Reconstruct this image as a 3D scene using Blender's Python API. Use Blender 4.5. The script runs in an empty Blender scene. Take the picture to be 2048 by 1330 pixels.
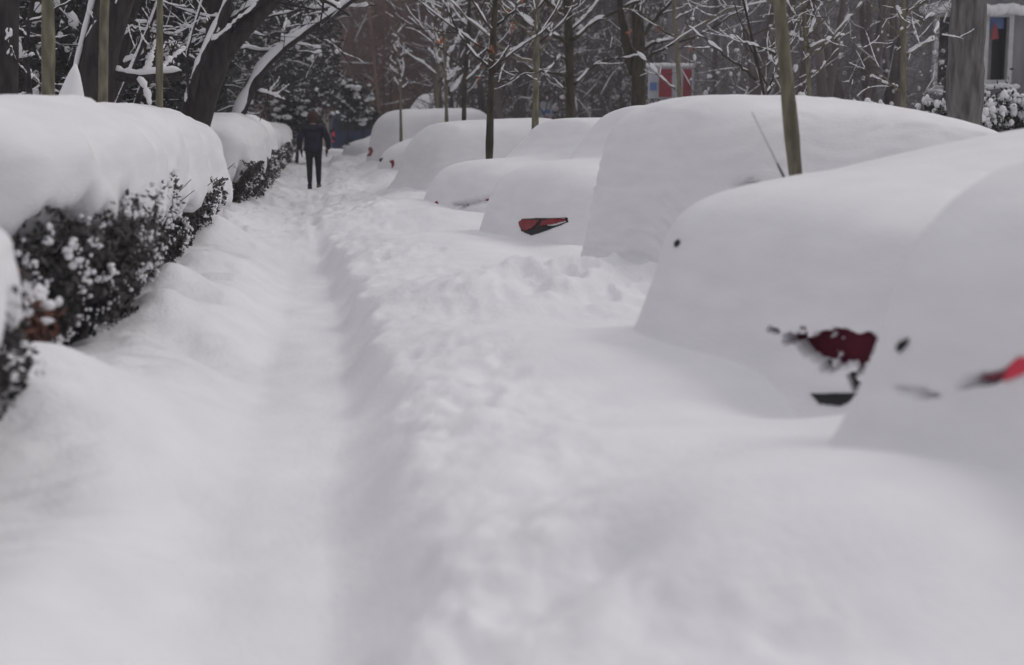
import bpy, math, random
import numpy as np
from mathutils import Vector
from mathutils.bvhtree import BVHTree

# ------------------------------------------------------------------ camera, sky, sun, exposure
SC = bpy.context.scene
COL = SC.collection
FPX = 2844.0
TH = math.atan(425 / FPX)
PSI = math.atan(404 * math.cos(TH) / FPX)
CAM = np.array([0.0, 0.0, 1.7])
FW = np.array([math.sin(PSI) * math.cos(TH), math.cos(PSI) * math.cos(TH), -math.sin(TH)])
RT = np.array([math.cos(PSI), -math.sin(PSI), 0.0])
UP = np.cross(RT, FW)
cd = bpy.data.cameras.new("camera")
cam = bpy.data.objects.new("camera", cd)
COL.objects.link(cam)
cam.location = CAM
cam.rotation_euler = (math.pi / 2 - TH, 0, -PSI)
cd.sensor_width = 36
cd.lens = FPX / 2048 * 36
cd.clip_start = 0.05
cd.clip_end = 1000
cd.dof.use_dof = True
cd.dof.focus_distance = 17.0
cd.dof.aperture_fstop = 1.35
SC.camera = cam

SUN_EL, SUN_AZ = math.radians(42), math.radians(72)      # azimuth clockwise from +Y
w = bpy.data.worlds.new("World")
SC.world = w
w.use_nodes = True
nt = w.node_tree
nt.nodes.clear()
sky = nt.nodes.new("ShaderNodeTexSky")
sky.sky_type = 'NISHITA'
sky.sun_disc = False
sky.sun_elevation = SUN_EL
sky.sun_rotation = SUN_AZ
sky.air_density = 1.0
sky.dust_density = 4.0
tc = nt.nodes.new("ShaderNodeTexCoord")
sep = nt.nodes.new("ShaderNodeSeparateXYZ")
nt.links.new(tc.outputs["Generated"], sep.inputs[0])
rmp = nt.nodes.new("ShaderNodeMapRange")                    # an overcast sky is about three times brighter overhead than at the skyline
rmp.inputs["From Min"].default_value = 0.0
rmp.inputs["From Max"].default_value = 1.0
rmp.inputs["To Min"].default_value = 3.2
rmp.inputs["To Max"].default_value = 9.0
nt.links.new(sep.outputs["Z"], rmp.inputs["Value"])
cl = nt.nodes.new("ShaderNodeVectorMath")
cl.operation = 'SCALE'
cl.inputs[0].default_value = (0.975, 0.965, 1.0)
nt.links.new(rmp.outputs["Result"], cl.inputs["Scale"])
mx = nt.nodes.new("ShaderNodeMixRGB")
mx.inputs[0].default_value = 0.88                          # cloud layer over the clear sky
nt.links.new(sky.outputs[0], mx.inputs[1])
nt.links.new(cl.outputs[0], mx.inputs[2])
bg = nt.nodes.new("ShaderNodeBackground")
bg.inputs["Strength"].default_value = 0.11
nt.links.new(mx.outputs[0], bg.inputs["Color"])
wo = nt.nodes.new("ShaderNodeOutputWorld")
nt.links.new(bg.outputs[0], wo.inputs["Surface"])

sl = bpy.data.lights.new("sun", 'SUN')
sl.energy = 0.9
sl.angle = math.radians(26)
sl.color = (1.0, 0.975, 0.96)
so = bpy.data.objects.new("sun", sl)
COL.objects.link(so)
sd = Vector((math.sin(SUN_AZ) * math.cos(SUN_EL), math.cos(SUN_AZ) * math.cos(SUN_EL), math.sin(SUN_EL)))
so.rotation_euler = sd.to_track_quat('Z', 'Y').to_euler()
so.location = (20, 5, 30)

SC.view_settings.view_transform = 'Standard'
SC.view_settings.look = 'None'
SC.view_settings.exposure = -0.26
SC.view_settings.gamma = 1.0
SC.view_settings.use_curve_mapping = False
SC.render.engine = 'CYCLES'
SC.cycles.use_denoising = True
SC.cycles.max_bounces = 6
SC.cycles.diffuse_bounces = 3
SC.cycles.volume_bounces = 0
SC.cycles.volume_step_rate = 4.0

# ------------------------------------------------------------------ picture to world
def ray(px, py):
    return FW + RT * (px - 1024) / FPX - UP * (py - 665) / FPX
def at(px, py, y):                     # the point seen at (px, py) of the 2048 wide photograph, y metres ahead
    r = ray(px, py)
    return CAM + r * y / r[1]
def project(P):
    d = P - CAM
    k = d @ FW
    k = np.where(np.abs(k) < 1e-6, 1e-6, k)
    return 1024 + FPX * (d @ RT) / k, 665 - FPX * (d @ UP) / k

# ------------------------------------------------------------------ noise
def _h(ix, iy, iz, seed):
    n = (ix * 73856093) ^ (iy * 19349663) ^ (iz * 83492791) ^ (seed * 2654435)
    n = (n & 0x7fffffff).astype(np.int64)
    n = (n ^ (n >> 13)) * 1274126177 & 0x7fffffff
    n = (n ^ (n >> 16)) * 668265263 & 0x7fffffff
    n = n ^ (n >> 11)
    return (n & 0xffff) / 32767.5 - 1.0
def vnoise(x, y, z=0.0, seed=0):
    x, y, z = np.broadcast_arrays(np.asarray(x, float), np.asarray(y, float), np.asarray(z, float))
    fx, fy, fz = np.floor(x), np.floor(y), np.floor(z)
    ix, iy, iz = fx.astype(np.int64), fy.astype(np.int64), fz.astype(np.int64)
    u, v, q = x - fx, y - fy, z - fz
    s = lambda t: t * t * t * (t * (t * 6 - 15) + 10)
    u, v, q = s(u), s(v), s(q)
    r = 0
    for a in (0, 1):
        for b in (0, 1):
            for c in (0, 1):
                r = r + _h(ix + a, iy + b, iz + c, seed) * (u if a else 1 - u) * (v if b else 1 - v) * (q if c else 1 - q)
    return r
def fbm(x, y, z=0.0, seed=0, octaves=3, gain=0.5):
    r, a, f, t = 0, 1.0, 1.0, 0
    for k in range(octaves):
        r = r + a * vnoise(np.asarray(x) * f + 17.3 * k, np.asarray(y) * f + 5.1 * k, np.asarray(z) * f, seed + k)
        t += a
        a *= gain
        f *= 2.03
    return r / t
def sstep(a, b, x):
    t = np.clip((np.asarray(x, float) - a) / (b - a), 0, 1)
    return t * t * (3 - 2 * t)

# ------------------------------------------------------------------ materials
def material(name, base, rough=0.7, vary=None, scale=4.0, stretch=(1, 1, 1), bump=0.0, bump_scale=20.0, spec=0.3, detail=4, metallic=0.0, two=None):
    m = bpy.data.materials.new(name)
    m.use_nodes = True
    t = m.node_tree
    p = t.nodes["Principled BSDF"]
    p.inputs["Base Color"].default_value = (*base, 1)
    p.inputs["Roughness"].default_value = rough
    p.inputs["Specular IOR Level"].default_value = spec
    p.inputs["Metallic"].default_value = metallic
    if vary or bump:
        c = t.nodes.new("ShaderNodeTexCoord")
        mp = t.nodes.new("ShaderNodeMapping")
        mp.inputs["Scale"].default_value = stretch
        t.links.new(c.outputs["Object"], mp.inputs["Vector"])
    if vary:
        n = t.nodes.new("ShaderNodeTexNoise")
        n.inputs["Scale"].default_value = scale
        n.inputs["Detail"].default_value = detail
        t.links.new(mp.outputs[0], n.inputs["Vector"])
        r = t.nodes.new("ShaderNodeValToRGB")
        r.color_ramp.elements[0].position = 0.35
        r.color_ramp.elements[0].color = (*base, 1)
        r.color_ramp.elements[1].position = 0.68
        r.color_ramp.elements[1].color = (*vary, 1)
        t.links.new(n.outputs["Fac"], r.inputs["Fac"])
        t.links.new(r.outputs["Color"], p.inputs["Base Color"])
    if bump:
        n2 = t.nodes.new("ShaderNodeTexNoise")
        n2.inputs["Scale"].default_value = bump_scale
        n2.inputs["Detail"].default_value = 3
        t.links.new(mp.outputs[0], n2.inputs["Vector"])
        b = t.nodes.new("ShaderNodeBump")
        b.inputs["Strength"].default_value = bump
        b.inputs["Distance"].default_value = 0.02
        t.links.new(n2.outputs["Fac"], b.inputs["Height"])
        t.links.new(b.outputs[0], p.inputs["Normal"])
    return m
M = dict(
    snow=material("fresh_snow", (0.80, 0.79, 0.815), 0.65, (0.86, 0.85, 0.865), 2.5, bump=0.38, bump_scale=30, spec=0.15),
    car_snow=material("settled_snow", (0.79, 0.78, 0.80), 0.65, (0.84, 0.83, 0.845), 3.0, (1, 1, 3), bump=0.2, bump_scale=22, spec=0.15),
    twig_snow=material("branch_snow", (0.80, 0.795, 0.81), 0.7, spec=0.1),
    leaf=material("hedge_leaf", (0.036, 0.034, 0.033), 0.6, (0.105, 0.098, 0.092), 7, spec=0.3),
    brown_leaf=material("dead_leaf", (0.075, 0.026, 0.018), 0.7, (0.16, 0.07, 0.05), 12),
    twig=material("twig_bark", (0.042, 0.029, 0.025), 0.8, (0.085, 0.060, 0.050), 8),
    dark_bark=material("dark_bark", (0.020, 0.016, 0.017), 0.85, (0.050, 0.042, 0.040), 7, (2, 2, .5), bump=0.6, bump_scale=30),
    green_bark=material("young_bark", (0.10, 0.092, 0.064), 0.75, (0.215, 0.195, 0.14), 6, (3, 3, .8), bump=0.4, bump_scale=25),
    black_bark=material("wet_bark", (0.028, 0.024, 0.018), 0.8, (0.065, 0.055, 0.035), 6, (2, 2, .7), bump=0.4, bump_scale=30),
    grey_bark=material("grey_bark", (0.075, 0.072, 0.070), 0.85, (0.19, 0.182, 0.172), 5, (2.5, 2.5, .45), bump=0.7, bump_scale=24),
    pale_bark=material("poplar_bark", (0.15, 0.148, 0.148), 0.85, (0.25, 0.243, 0.24), 4, (2, 2, .5), bump=0.4, bump_scale=20),
    brown_twig=material("brown_twigs", (0.095, 0.056, 0.048), 0.85, (0.21, 0.115, 0.094), .5),
    grey_twig=material("grey_twigs", (0.062, 0.053, 0.053), 0.85, (0.15, 0.125, 0.12), .6),
    needle=material("dark_needles", (0.013, 0.015, 0.014), 0.7, (0.035, 0.037, 0.033), 1.2),
    rust_leaf=material("rust_leaf", (0.30, 0.095, 0.045), 0.7, (0.45, 0.17, 0.08), 12),
    maroon=material("maroon_paint", (0.085, 0.004, 0.017), 0.5, (0.11, 0.006, 0.022), 6, spec=0.2),
    silver=material("silver_paint", (0.22, 0.22, 0.21), 0.35, (0.28, 0.28, 0.27), 6, spec=0.5, metallic=0.3),
    grey_paint=material("grey_paint", (0.10, 0.10, 0.11), 0.35, (0.13, 0.13, 0.14), 6, spec=0.5),
    wine_paint=material("wine_paint", (0.16, 0.02, 0.045), 0.35, spec=0.5, vary=(0.2, 0.03, 0.05), scale=5),
    blue_paint=material("blue_paint", (0.012, 0.024, 0.062), 0.5, (0.02, 0.036, 0.085), 3, spec=0.2),
    black=material("black_plastic", (0.012, 0.011, 0.014), 0.5, (0.02, 0.02, 0.022), 8),
    lens=material("red_lens", (0.17, 0.006, 0.012), 0.25, (0.25, 0.012, 0.02), 10, spec=0.5),
    bright_lens=material("bright_red_lens", (0.62, 0.03, 0.07), 0.25, (0.72, 0.05, 0.09), 10, spec=0.5),
    metal=material("grey_metal", (0.30, 0.30, 0.32), 0.4, (0.36, 0.36, 0.38), 10, metallic=0.5),
    facade=material("grey_render", (0.155, 0.148, 0.156), 0.9, (0.26, 0.248, 0.26), 2.6, (1, 1, .25), detail=8, bump=.3),
    facade2=material("slate_render", (0.27, 0.262, 0.275), 0.9, (0.37, 0.36, 0.375), 1.2, (1, 1, .3), detail=8),
    frame=material("white_frame", (0.46, 0.45, 0.46), 0.6, (0.58, 0.57, 0.58), 4),
    glass=material("dark_glass", (0.008, 0.008, 0.010), 0.3, spec=0.25, vary=(0.014, 0.014, 0.016), scale=2),
    curtain=material("pale_curtain", (0.16, 0.155, 0.155), 0.9, (0.24, 0.235, 0.235), 3),
    sign_red=material("red_banner", (0.26, 0.045, 0.065), 0.6, (0.34, 0.06, 0.08), 3),
    sign_white=material("white_banner", (0.40, 0.41, 0.45), 0.6, (0.50, 0.51, 0.55), 3),
    sign_blue=material("blue_banner", (0.10, 0.17, 0.38), 0.6, (0.14, 0.22, 0.44), 3),
    backdrop_hill=material("winter_woods", (0.075, 0.066, 0.066), 0.95, (0.24, 0.225, 0.23), .9, (1, 1, .5), detail=12),
    jacket=material("navy_fabric", (0.007, 0.009, 0.018), 0.85, (0.018, 0.022, 0.040), 14, bump=.5, bump_scale=18),
    trousers=material("black_denim", (0.006, 0.006, 0.010), 0.85, (0.011, 0.011, 0.016), 20),
    skin=material("skin", (0.42, 0.25, 0.19), 0.6, spec=.3),
    hair=material("brown_hair", (0.035, 0.016, 0.012), 0.8, (0.075, 0.036, 0.026), 30, bump=.8, bump_scale=60),
    glove=material("black_glove", (0.008, 0.008, 0.012), 0.8, (0.013, 0.013, 0.018), 20),
    beige=material("beige_stone", (0.20, 0.19, 0.165), 0.85, (0.27, 0.26, 0.23), 5),
)

# ------------------------------------------------------------------ mesh helpers
def mesh_obj(name, V, faces, mat, parent=None, smooth=True):
    """faces: list of (n,k) integer arrays (k = 3 or 4)"""
    V = np.asarray(V, np.float32)
    me = bpy.data.meshes.new(name)
    me.vertices.add(len(V))
    me.vertices.foreach_set("co", V.ravel())
    fs = [np.asarray(f, np.int32) for f in faces if len(f)]
    lt = np.concatenate([np.full(len(f), f.shape[1], np.int32) for f in fs])
    lv = np.concatenate([f.ravel() for f in fs])
    me.loops.add(len(lv))
    me.loops.foreach_set("vertex_index", lv)
    me.polygons.add(len(lt))
    st = np.concatenate([[0], np.cumsum(lt)[:-1]]).astype(np.int32)
    me.polygons.foreach_set("loop_start", st)
    me.polygons.foreach_set("loop_total", lt)
    me.update(calc_edges=True)
    me.validate()
    me.polygons.foreach_set("use_smooth", np.full(len(me.polygons), smooth))
    me.materials.append(M[mat])
    o = bpy.data.objects.new(name, me)
    COL.objects.link(o)
    if parent is not None and name in ("snow", "snow_clumps", "foliage", "crown", "stems", "last_leaves", "dead_leaves", "sill_snow", "lintel_snow"):
        o["kind"] = "stuff"
    if parent is not None:
        o.parent = parent
        o.matrix_parent_inverse = parent.matrix_world.inverted()
    return o
def tag(o, label=None, cat=None, group=None, kind=None):
    if label: o["label"] = label
    if cat: o["category"] = cat
    if group: o["group"] = group
    if kind: o["kind"] = kind
    return o
def thing(name, loc, label, cat, group=None):
    o = bpy.data.objects.new(name, None)
    o.empty_display_size = 0.2
    o.location = loc
    COL.objects.link(o)
    bpy.context.view_layer.update()
    return tag(o, label, cat, group)
class MB:
    def __init__(s): s.V, s.Q, s.T, s.n = [], [], [], 0
    def add(s, V, Q=None, T=None):
        V = np.asarray(V, float)
        if Q is not None and len(Q): s.Q.append(np.asarray(Q) + s.n)
        if T is not None and len(T): s.T.append(np.asarray(T) + s.n)
        s.V.append(V)
        s.n += len(V)
    def tube(s, P, r, k=6, cap=True):
        P = np.asarray(P, float)
        r = np.broadcast_to(np.asarray(r, float), (len(P),))
        d = np.gradient(P, axis=0)
        d /= np.linalg.norm(d, axis=1)[:, None] + 1e-9
        ref = np.array([0, 0, 1.0]) if abs(d[0, 2]) < 0.9 else np.array([1.0, 0, 0])
        a = np.cross(d, ref)
        a /= np.linalg.norm(a, axis=1)[:, None] + 1e-9
        b = np.cross(d, a)
        t = np.linspace(0, 2 * np.pi, k, endpoint=False)
        V = P[:, None] + r[:, None, None] * (np.cos(t)[None, :, None] * a[:, None] + np.sin(t)[None, :, None] * b[:, None])
        n = len(P)
        i, j = np.meshgrid(np.arange(n - 1), np.arange(k), indexing='ij')
        j2 = (j + 1) % k
        Q = np.stack([i * k + j, i * k + j2, (i + 1) * k + j2, (i + 1) * k + j], -1).reshape(-1, 4)
        V = V.reshape(-1, 3)
        T = []
        if cap:
            V = np.vstack([V, P[0], P[-1]])
            T = [[n * k, (q + 1) % k, q] for q in range(k)] + [[n * k + 1, (n - 1) * k + q, (n - 1) * k + (q + 1) % k] for q in range(k)]
        s.add(V, Q, T)
    def box(s, c, h, rot=0.0):
        c, h = np.array(c, float), np.array(h, float)
        V = np.array([[x, y, z] for x in (-1, 1) for y in (-1, 1) for z in (-1, 1)], float) * h
        cr, sr = math.cos(rot), math.sin(rot)
        V = np.stack([V[:, 0] * cr - V[:, 1] * sr, V[:, 0] * sr + V[:, 1] * cr, V[:, 2]], -1) + c
        s.add(V, [[0, 1, 3, 2], [4, 6, 7, 5], [0, 4, 5, 1], [2, 3, 7, 6], [0, 2, 6, 4], [1, 5, 7, 3]])
    def build(s, name, mat, parent=None, smooth=True):
        fs = []
        if s.Q: fs.append(np.vstack(s.Q))
        if s.T: fs.append(np.vstack(s.T))
        return mesh_obj(name, np.vstack(s.V), fs, mat, parent, smooth)
def _sphere(k=8, m=6):
    V, Q, T = [[0, 0, 1]], [], []
    for i in range(1, m):
        a = math.pi * i / m
        for j in range(k):
            b = 2 * math.pi * j / k
            V.append([math.sin(a) * math.cos(b), math.sin(a) * math.sin(b), math.cos(a)])
    V.append([0, 0, -1])
    for j in range(k):
        T.append([0, 1 + j, 1 + (j + 1) % k])
        e = 1 + (m - 2) * k
        T.append([len(V) - 1, e + (j + 1) % k, e + j])
    for i in range(m - 2):
        for j in range(k):
            a, b = 1 + i * k + j, 1 + i * k + (j + 1) % k
            Q.append([a, a + k, b + k, b])
    return np.array(V, float), np.array(Q), np.array(T)
SPH, SQ, ST = _sphere()
SPH5, SQ5, ST5 = _sphere(6, 4)
def blobs(mb, C, S, seed=0, low=True):
    """many small uneven lumps; C centres (n,3), S radii (n,3)"""
    V0, Q0, T0 = (SPH5, SQ5, ST5) if low else (SPH, SQ, ST)
    n, k = len(C), len(V0)
    if n == 0: return
    V = V0[None] * S[:, None]
    V = V * (1 + 0.28 * vnoise(V0[None, :, 0] * 1.7 + C[:, None, 0] * 31, V0[None, :, 1] * 1.7 + C[:, None, 1] * 17, V0[None, :, 2] * 1.7 + C[:, None, 2] * 23, seed))[..., None]
    V = (V + C[:, None]).reshape(-1, 3)
    off = (np.arange(n) * k)[:, None, None]
    mb.add(V, (Q0[None] + off).reshape(-1, 4), (T0[None] + off).reshape(-1, 3))
def leaves(mb, C, size, rng, tilt=1.0):
    """leaf-sized pointed quads at the centres C"""
    n = len(C)
    d = rng.normal(size=(n, 3))
    d[:, 2] *= tilt
    d /= np.linalg.norm(d, axis=1)[:, None]
    e = np.cross(d, rng.normal(size=(n, 3)))
    e /= np.linalg.norm(e, axis=1)[:, None]
    s = size * rng.uniform(0.6, 1.4, n)[:, None]
    V = np.stack([C - d * s, C + e * s * 0.5, C + d * s, C - e * s * 0.5], 1).reshape(-1, 3)
    mb.add(V, np.arange(4 * n).reshape(-1, 4))

# ------------------------------------------------------------------ parked cars: the layout comes first, the ground drifts up against them
#  rear left corner at ground, heading (clockwise from straight ahead, in degrees), length, width, height keys of the snow-covered outline
SEDAN = [(0, 1.08), (.25, 1.17), (1.0, 1.24), (1.7, 1.52), (2.3, 1.72), (2.9, 1.76), (3.4, 1.6), (3.9, 1.32), (4.7, 1.15)]
CARS = dict(
    c1=dict(p=(1.93, 4.95), a=62, L=4.6, W=1.85, H=[(0, 1.48), (.5, 1.66), (1.2, 1.74), (2.2, 1.80), (3.2, 1.6), (4.6, 1.1)]),
    c2=dict(p=(1.84, 8.05), a=66, L=4.6, W=1.9, H=[(0, 1.36), (.4, 1.42), (1.2, 1.50), (2.0, 1.63), (2.7, 1.73), (3.4, 1.72), (4.6, 1.1)]),
    c3=dict(p=(2.20, 11.9), a=66, L=4.8, W=1.95, H=[(0, 1.90), (.35, 1.96), (1.5, 1.95), (2.2, 1.90), (3.0, 1.78), (3.8, 1.56), (4.8, 1.3)], lean=.17),
    c4=dict(p=(1.74, 15.2), a=66, L=4.6, W=1.85, H=[(0, 1.30), (.25, 1.34), (.85, 1.36), (1.0, 1.36), (1.38, 1.90), (2.9, 1.94), (3.7, 1.45), (4.6, 1.2)]),
    c5=dict(p=(1.46, 19.4), a=66, L=4.6, W=1.85, H=[(0, 1.20), (.25, 1.24), (1.1, 1.26), (1.25, 1.34), (1.65, 1.78), (3.0, 1.78), (3.8, 1.4), (4.6, 1.2)]),
    c6=dict(p=(1.55, 27.0), a=66, L=4.5, W=1.85, H=[(0, 1.5), (.4, 1.72), (2.6, 1.8), (3.6, 1.4), (4.5, 1.2)]),
    c7=dict(p=(1.52, 34.5), a=62, L=4.4, W=1.8, H=[(0, 1.15), (.5, 1.3), (1.3, 1.48), (2.6, 1.55), (3.4, 1.3), (4.4, 1.1)]),
    c8=dict(p=(1.50, 41.5), a=60, L=4.8, W=1.95, H=[(0, 1.9), (.4, 2.05), (3.0, 2.1), (3.8, 1.5), (4.8, 1.3)]),
    c9=dict(p=(1.05, 51.0), a=58, L=4.4, W=1.8, H=[(0, 1.0), (.8, 1.15), (1.4, 1.4), (2.6, 1.5), (3.4, 1.2), (4.4, 1.0)]),
    c10=dict(p=(3.3, 58.0), a=60, L=2.6, W=2.2, H=[(0, 2.45), (.6, 2.8), (1.5, 2.85), (2.6, 2.4)]),
)

def car_frame(c):
    a = math.radians(c['a'])
    return np.array([math.sin(a), math.cos(a)]), np.array([math.cos(a), -math.sin(a)]), np.array(c['p'])
def car_local(c, x, y):
    f, r, p = car_frame(c)
    dx, dy = x - p[0], y - p[1]
    return dx * f[0] + dy * f[1], dx * r[0] + dy * r[1]

# ------------------------------------------------------------------ ground snow
PY = np.array([-5, 4.3, 6.3, 8.7, 11.9, 15, 17.6, 20, 23.5, 28, 34, 45, 62, 120])
PX = np.array([-.15, -.15, -.09, -.05, .0, -.06, -.11, -.16, -.18, -.05, .07, .2, .38, .9])
PW = np.array([.27, .29, .31, .31, .29, .24, .22, .24, .28, .3, .33, .4, .5, .8])
def bump(x, y, cx, cy, rx, ry, rot=0.0, p=2.0):
    c, s = math.cos(rot), math.sin(rot)
    u, v = ((x - cx) * c + (y - cy) * s) / rx, (-(x - cx) * s + (y - cy) * c) / ry
    return np.exp(-(u * u + v * v) ** (p / 2))
def ground_z(x, y):
    xc, hw = np.interp(y, PY, PX), np.interp(y, PY, PW)
    wob = 0.05 * fbm(x * 0 + 3.1, y * 1.1, 0, 5, 3) + .05 * sstep(15, 22, y) * vnoise(y * .9, x * 0, 0, 6)
    d = x - xc - wob
    z = 0.33 + 0.05 * fbm(x * .5, y * .35, 0, 11, 2) + 0.02 * np.clip(y - 20, 0, 30) * .15
    z = z - .13 * sstep(16, 27, y) * sstep(1.5, .9, np.abs(x - .1 - .006 * y)) + 1.15 * bump(x, y, -2.3, 62, 2.7, 6, 0, 4)
    # left bank under the hedge: fanned drifts with wind-combed ridges
    left = sstep(-.35, -1.3, x)
    z = z + left * (.05 + .07 * fbm(x * .8 + y * .55, y * .9, 0, 21, 2)) + .045 * sstep(-.3, -.6, x) * sstep(4, 7, y) * fbm(x * 2.1 + y * .9, y * 1.6 - x * .9, 0, 23, 4, .55)
    z = z + sstep(-.25, -.6, x) * (0.014 + .02 * left) * fbm(x * 1.2 + y * 1.3, y * 6.0 - x * 4.5, 0, 25, 3)
    z = z + .27 * bump(x, y, -1.35, 6.75, .5, .62) - .10 * bump(x, y, -1.05, 5.3, .35, .6) - .17 * bump(x, y, -.78, 9.3, .26, .95, .12)
    z = z + .20 * bump(x, y, -1.0, 10.1, .26, .5, .25) + .14 * bump(x, y, -.98, 13.6, .3, .45) - .08 * bump(x, y, -.75, 15.5, .22, 1.0) + .22 * bump(x, y, -1.12, 11.6, .22, .35) + .20 * bump(x, y, -1.1, 16.6, .25, .5) + .15 * bump(x, y, -1.2, 19, .3, .6)
    # right side: bank between path and cars, trodden and churned
    ch = sstep(.30, .52, d) * (1 - sstep(.95, 1.45, x - .10 * np.clip(4.5 - y, 0, 3))) * (1 - .6 * sstep(13, 18, y))
    lum = fbm(x * 3.3, y * 2.4, 0, 31, 4, .5)
    lum2 = np.abs(fbm(x * 6.0, y * 4.4, 0, 35, 3, .4))
    msk = .35 + .65 * sstep(-.25, .35, fbm(x * 1.3, y * .8, 0, 37, 2))
    m1 = bump(x, y, 1.50, 3.95, .80, .68, 0, 2.8)
    ch = ch * (1 - sstep(.25, .8, m1))
    z = z + ch * msk * (.080 * lum - .050 * lum2 + .015)
    z = z + .05 * sstep(.3, .9, d) * (1 - sstep(1.3, 2.2, x))
    z = z + .005 * sstep(.2, .4, np.abs(d)) * (1 - sstep(1.4, 2.0, x)) * fbm(x * 11, y * 8, 0, 38, 2) * (.3 + ch)
    z = z + .035 * sstep(.3, .6, d) * (1 - sstep(1.5, 2.2, x)) * sstep(13, 17, y) * fbm(x * 2.6 + .5 * y, y * 1.3, 0, 39, 4, .55)
    # footprints crossing the bank
    fp = np.abs(vnoise(x * 2.3 + .4, y * 1.5, 0, 41)) < .0
    # shovelled pile between the third and fourth car, crest drift before the fifth car
    pile = bump(x, y, 1.95, 10.35, 1.0, 1.15, .3, 3)
    z = z + pile * (.24 + .15 * fbm(x * 3.4, y * 2.8, 0, 51, 3) - .09 * np.abs(fbm(x * 6, y * 5, 0, 55, 2)))
    z = z + .13 * bump(x, y, 1.5, 13.6, .8, 1.3) + .24 * bump(x, y, .95, 18.6, .75, 1.8, -.25) + .2 * bump(x, y, 1.6, 17.3, .6, .8)
    z = z + .11 * bump(x, y, 1.15, 7.7, .42, 1.1, .5) + .09 * bump(x, y, 1.0, 10.2, .35, .9, .4) + .10 * bump(x, y, 1.0, 14.6, .5, .9, .3) + .12 * bump(x, y, 1.3, 24, .5, 2.0)
    # big smooth mounds close to the camera on the right
    z = z + .29 * m1 - .10 * bump(x, y, 2.3, 3.3, .35, .6) + .05 * bump(x, y, 1.1, 5.3, .6, .4) - .11 * bump(x, y, .80, 3.85, .20, .17) - .04 * bump(x, y, .56, 3.7, .1, .3) - .20 * bump(x, y, 2.45, 6.35, .5, .35)
    z = z + .16 * bump(x, y, 2.5, 3.0, .4, .5)
    # walked trench
    rough = .010 * fbm(x * 9, y * 6, 0, 61, 2) * sstep(14, 20, y) + .10 * sstep(14, 19, y) * fbm(x * 2.6, y * .9, 0, 63, 4, .55) * sstep(1.5, .9, np.abs(d))
    z = z + rough
    soft = .45 * sstep(9.5, 6.5, y)
    wl = sstep(-hw - .42 - .15 * soft, -hw + .10 + .05 * soft, d)
    wr = 1 - sstep(hw - .10 - .12 * soft, hw + .17 + .20 * soft + .09 * vnoise(y * 2.2, 0, 0, 73) + .05 * vnoise(y * 6, x * 3, 0, 74), d)
    tr = wl * wr
    dep = .22 - .05 * soft - .17 * sstep(15, 18, y) + .10 * bump(x, y, -.1, 19.6, 9, 1.0, 0, 4) + .07 * bump(x, y, -.1, 24.5, 9, 1.3, 0, 4)
    z = z * (1 - tr) + (z - dep - .015 + .022 * fbm(x * 2.5, y * 1.7, 0, 71, 3)) * tr
    z = z + .05 * bump(x, y, -.1, 18.6, .35, .5) * tr + .06 * bump(x, y, 0.0, 14.2, .4, .5) * tr * 0
    # drift skirts against every car
    for c in CARS.values():
        s, v = car_local(c, x, y)
        ds = np.maximum(np.maximum(-s, s - c['L']), 0)
        dv = np.maximum(np.maximum(-v, v - c['W']), 0)
        dd = np.sqrt(ds ** 2 + dv ** 2)
        z = z + .16 * np.exp(-(dd / .55) ** 1.3) * (1 - tr)
    return z

def cells(knots):
    out = [np.array([knots[0][0]])]
    for (a, st), (b, _) in zip(knots[:-1], knots[1:]):
        n = max(1, int(round((b - a) / st)))
        out.append(np.linspace(a, b, n + 1)[1:])
    return np.concatenate(out)
gx = cells([(-160, 20), (-40, 4), (-12, .8), (-4, .12), (-2.2, .022), (2.9, .06), (6, .2), (12, .8), (40, 4), (160, 20)])
gy = [-12.0]
while gy[-1] < 300:
    y = gy[-1]
    gy.append(y + (1.0 if y < 0 else .35 if y < 2 else max(.024, y * .0048)))
gy = np.array(gy)
X, Y = np.meshgrid(gx, gy)
Z = ground_z(X, Y)
nx, ny = len(gx), len(gy)
i, j = np.meshgrid(np.arange(ny - 1), np.arange(nx - 1), indexing='ij')
Q = np.stack([i * nx + j, i * nx + j + 1, (i + 1) * nx + j + 1, (i + 1) * nx + j], -1).reshape(-1, 4)
g = mesh_obj("snow_ground", np.stack([X, Y, Z], -1).reshape(-1, 3), [Q], 'snow')
tag(g, kind="structure")

# ------------------------------------------------------------------ car builder
def poly_inside(poly, px, py):
    """signed distance to a polygon, positive inside"""
    poly = np.array(poly, float)
    d2 = np.full(px.shape, 1e18)
    ins = np.zeros(px.shape, bool)
    for a, b in zip(poly, np.roll(poly, -1, 0)):
        e = b - a
        t = np.clip(((px - a[0]) * e[0] + (py - a[1]) * e[1]) / (e @ e), 0, 1)
        d2 = np.minimum(d2, (px - a[0] - t * e[0]) ** 2 + (py - a[1] - t * e[1]) ** 2)
        c = ((a[1] > py) != (b[1] > py))
        with np.errstate(divide='ignore', invalid='ignore'):
            xi = a[0] + (py - a[1]) * e[0] / (e[1] if abs(e[1]) > 1e-9 else 1e-9)
        ins ^= c & (px < xi)
    return np.sqrt(d2) * np.where(ins, 1, -1)

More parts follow.
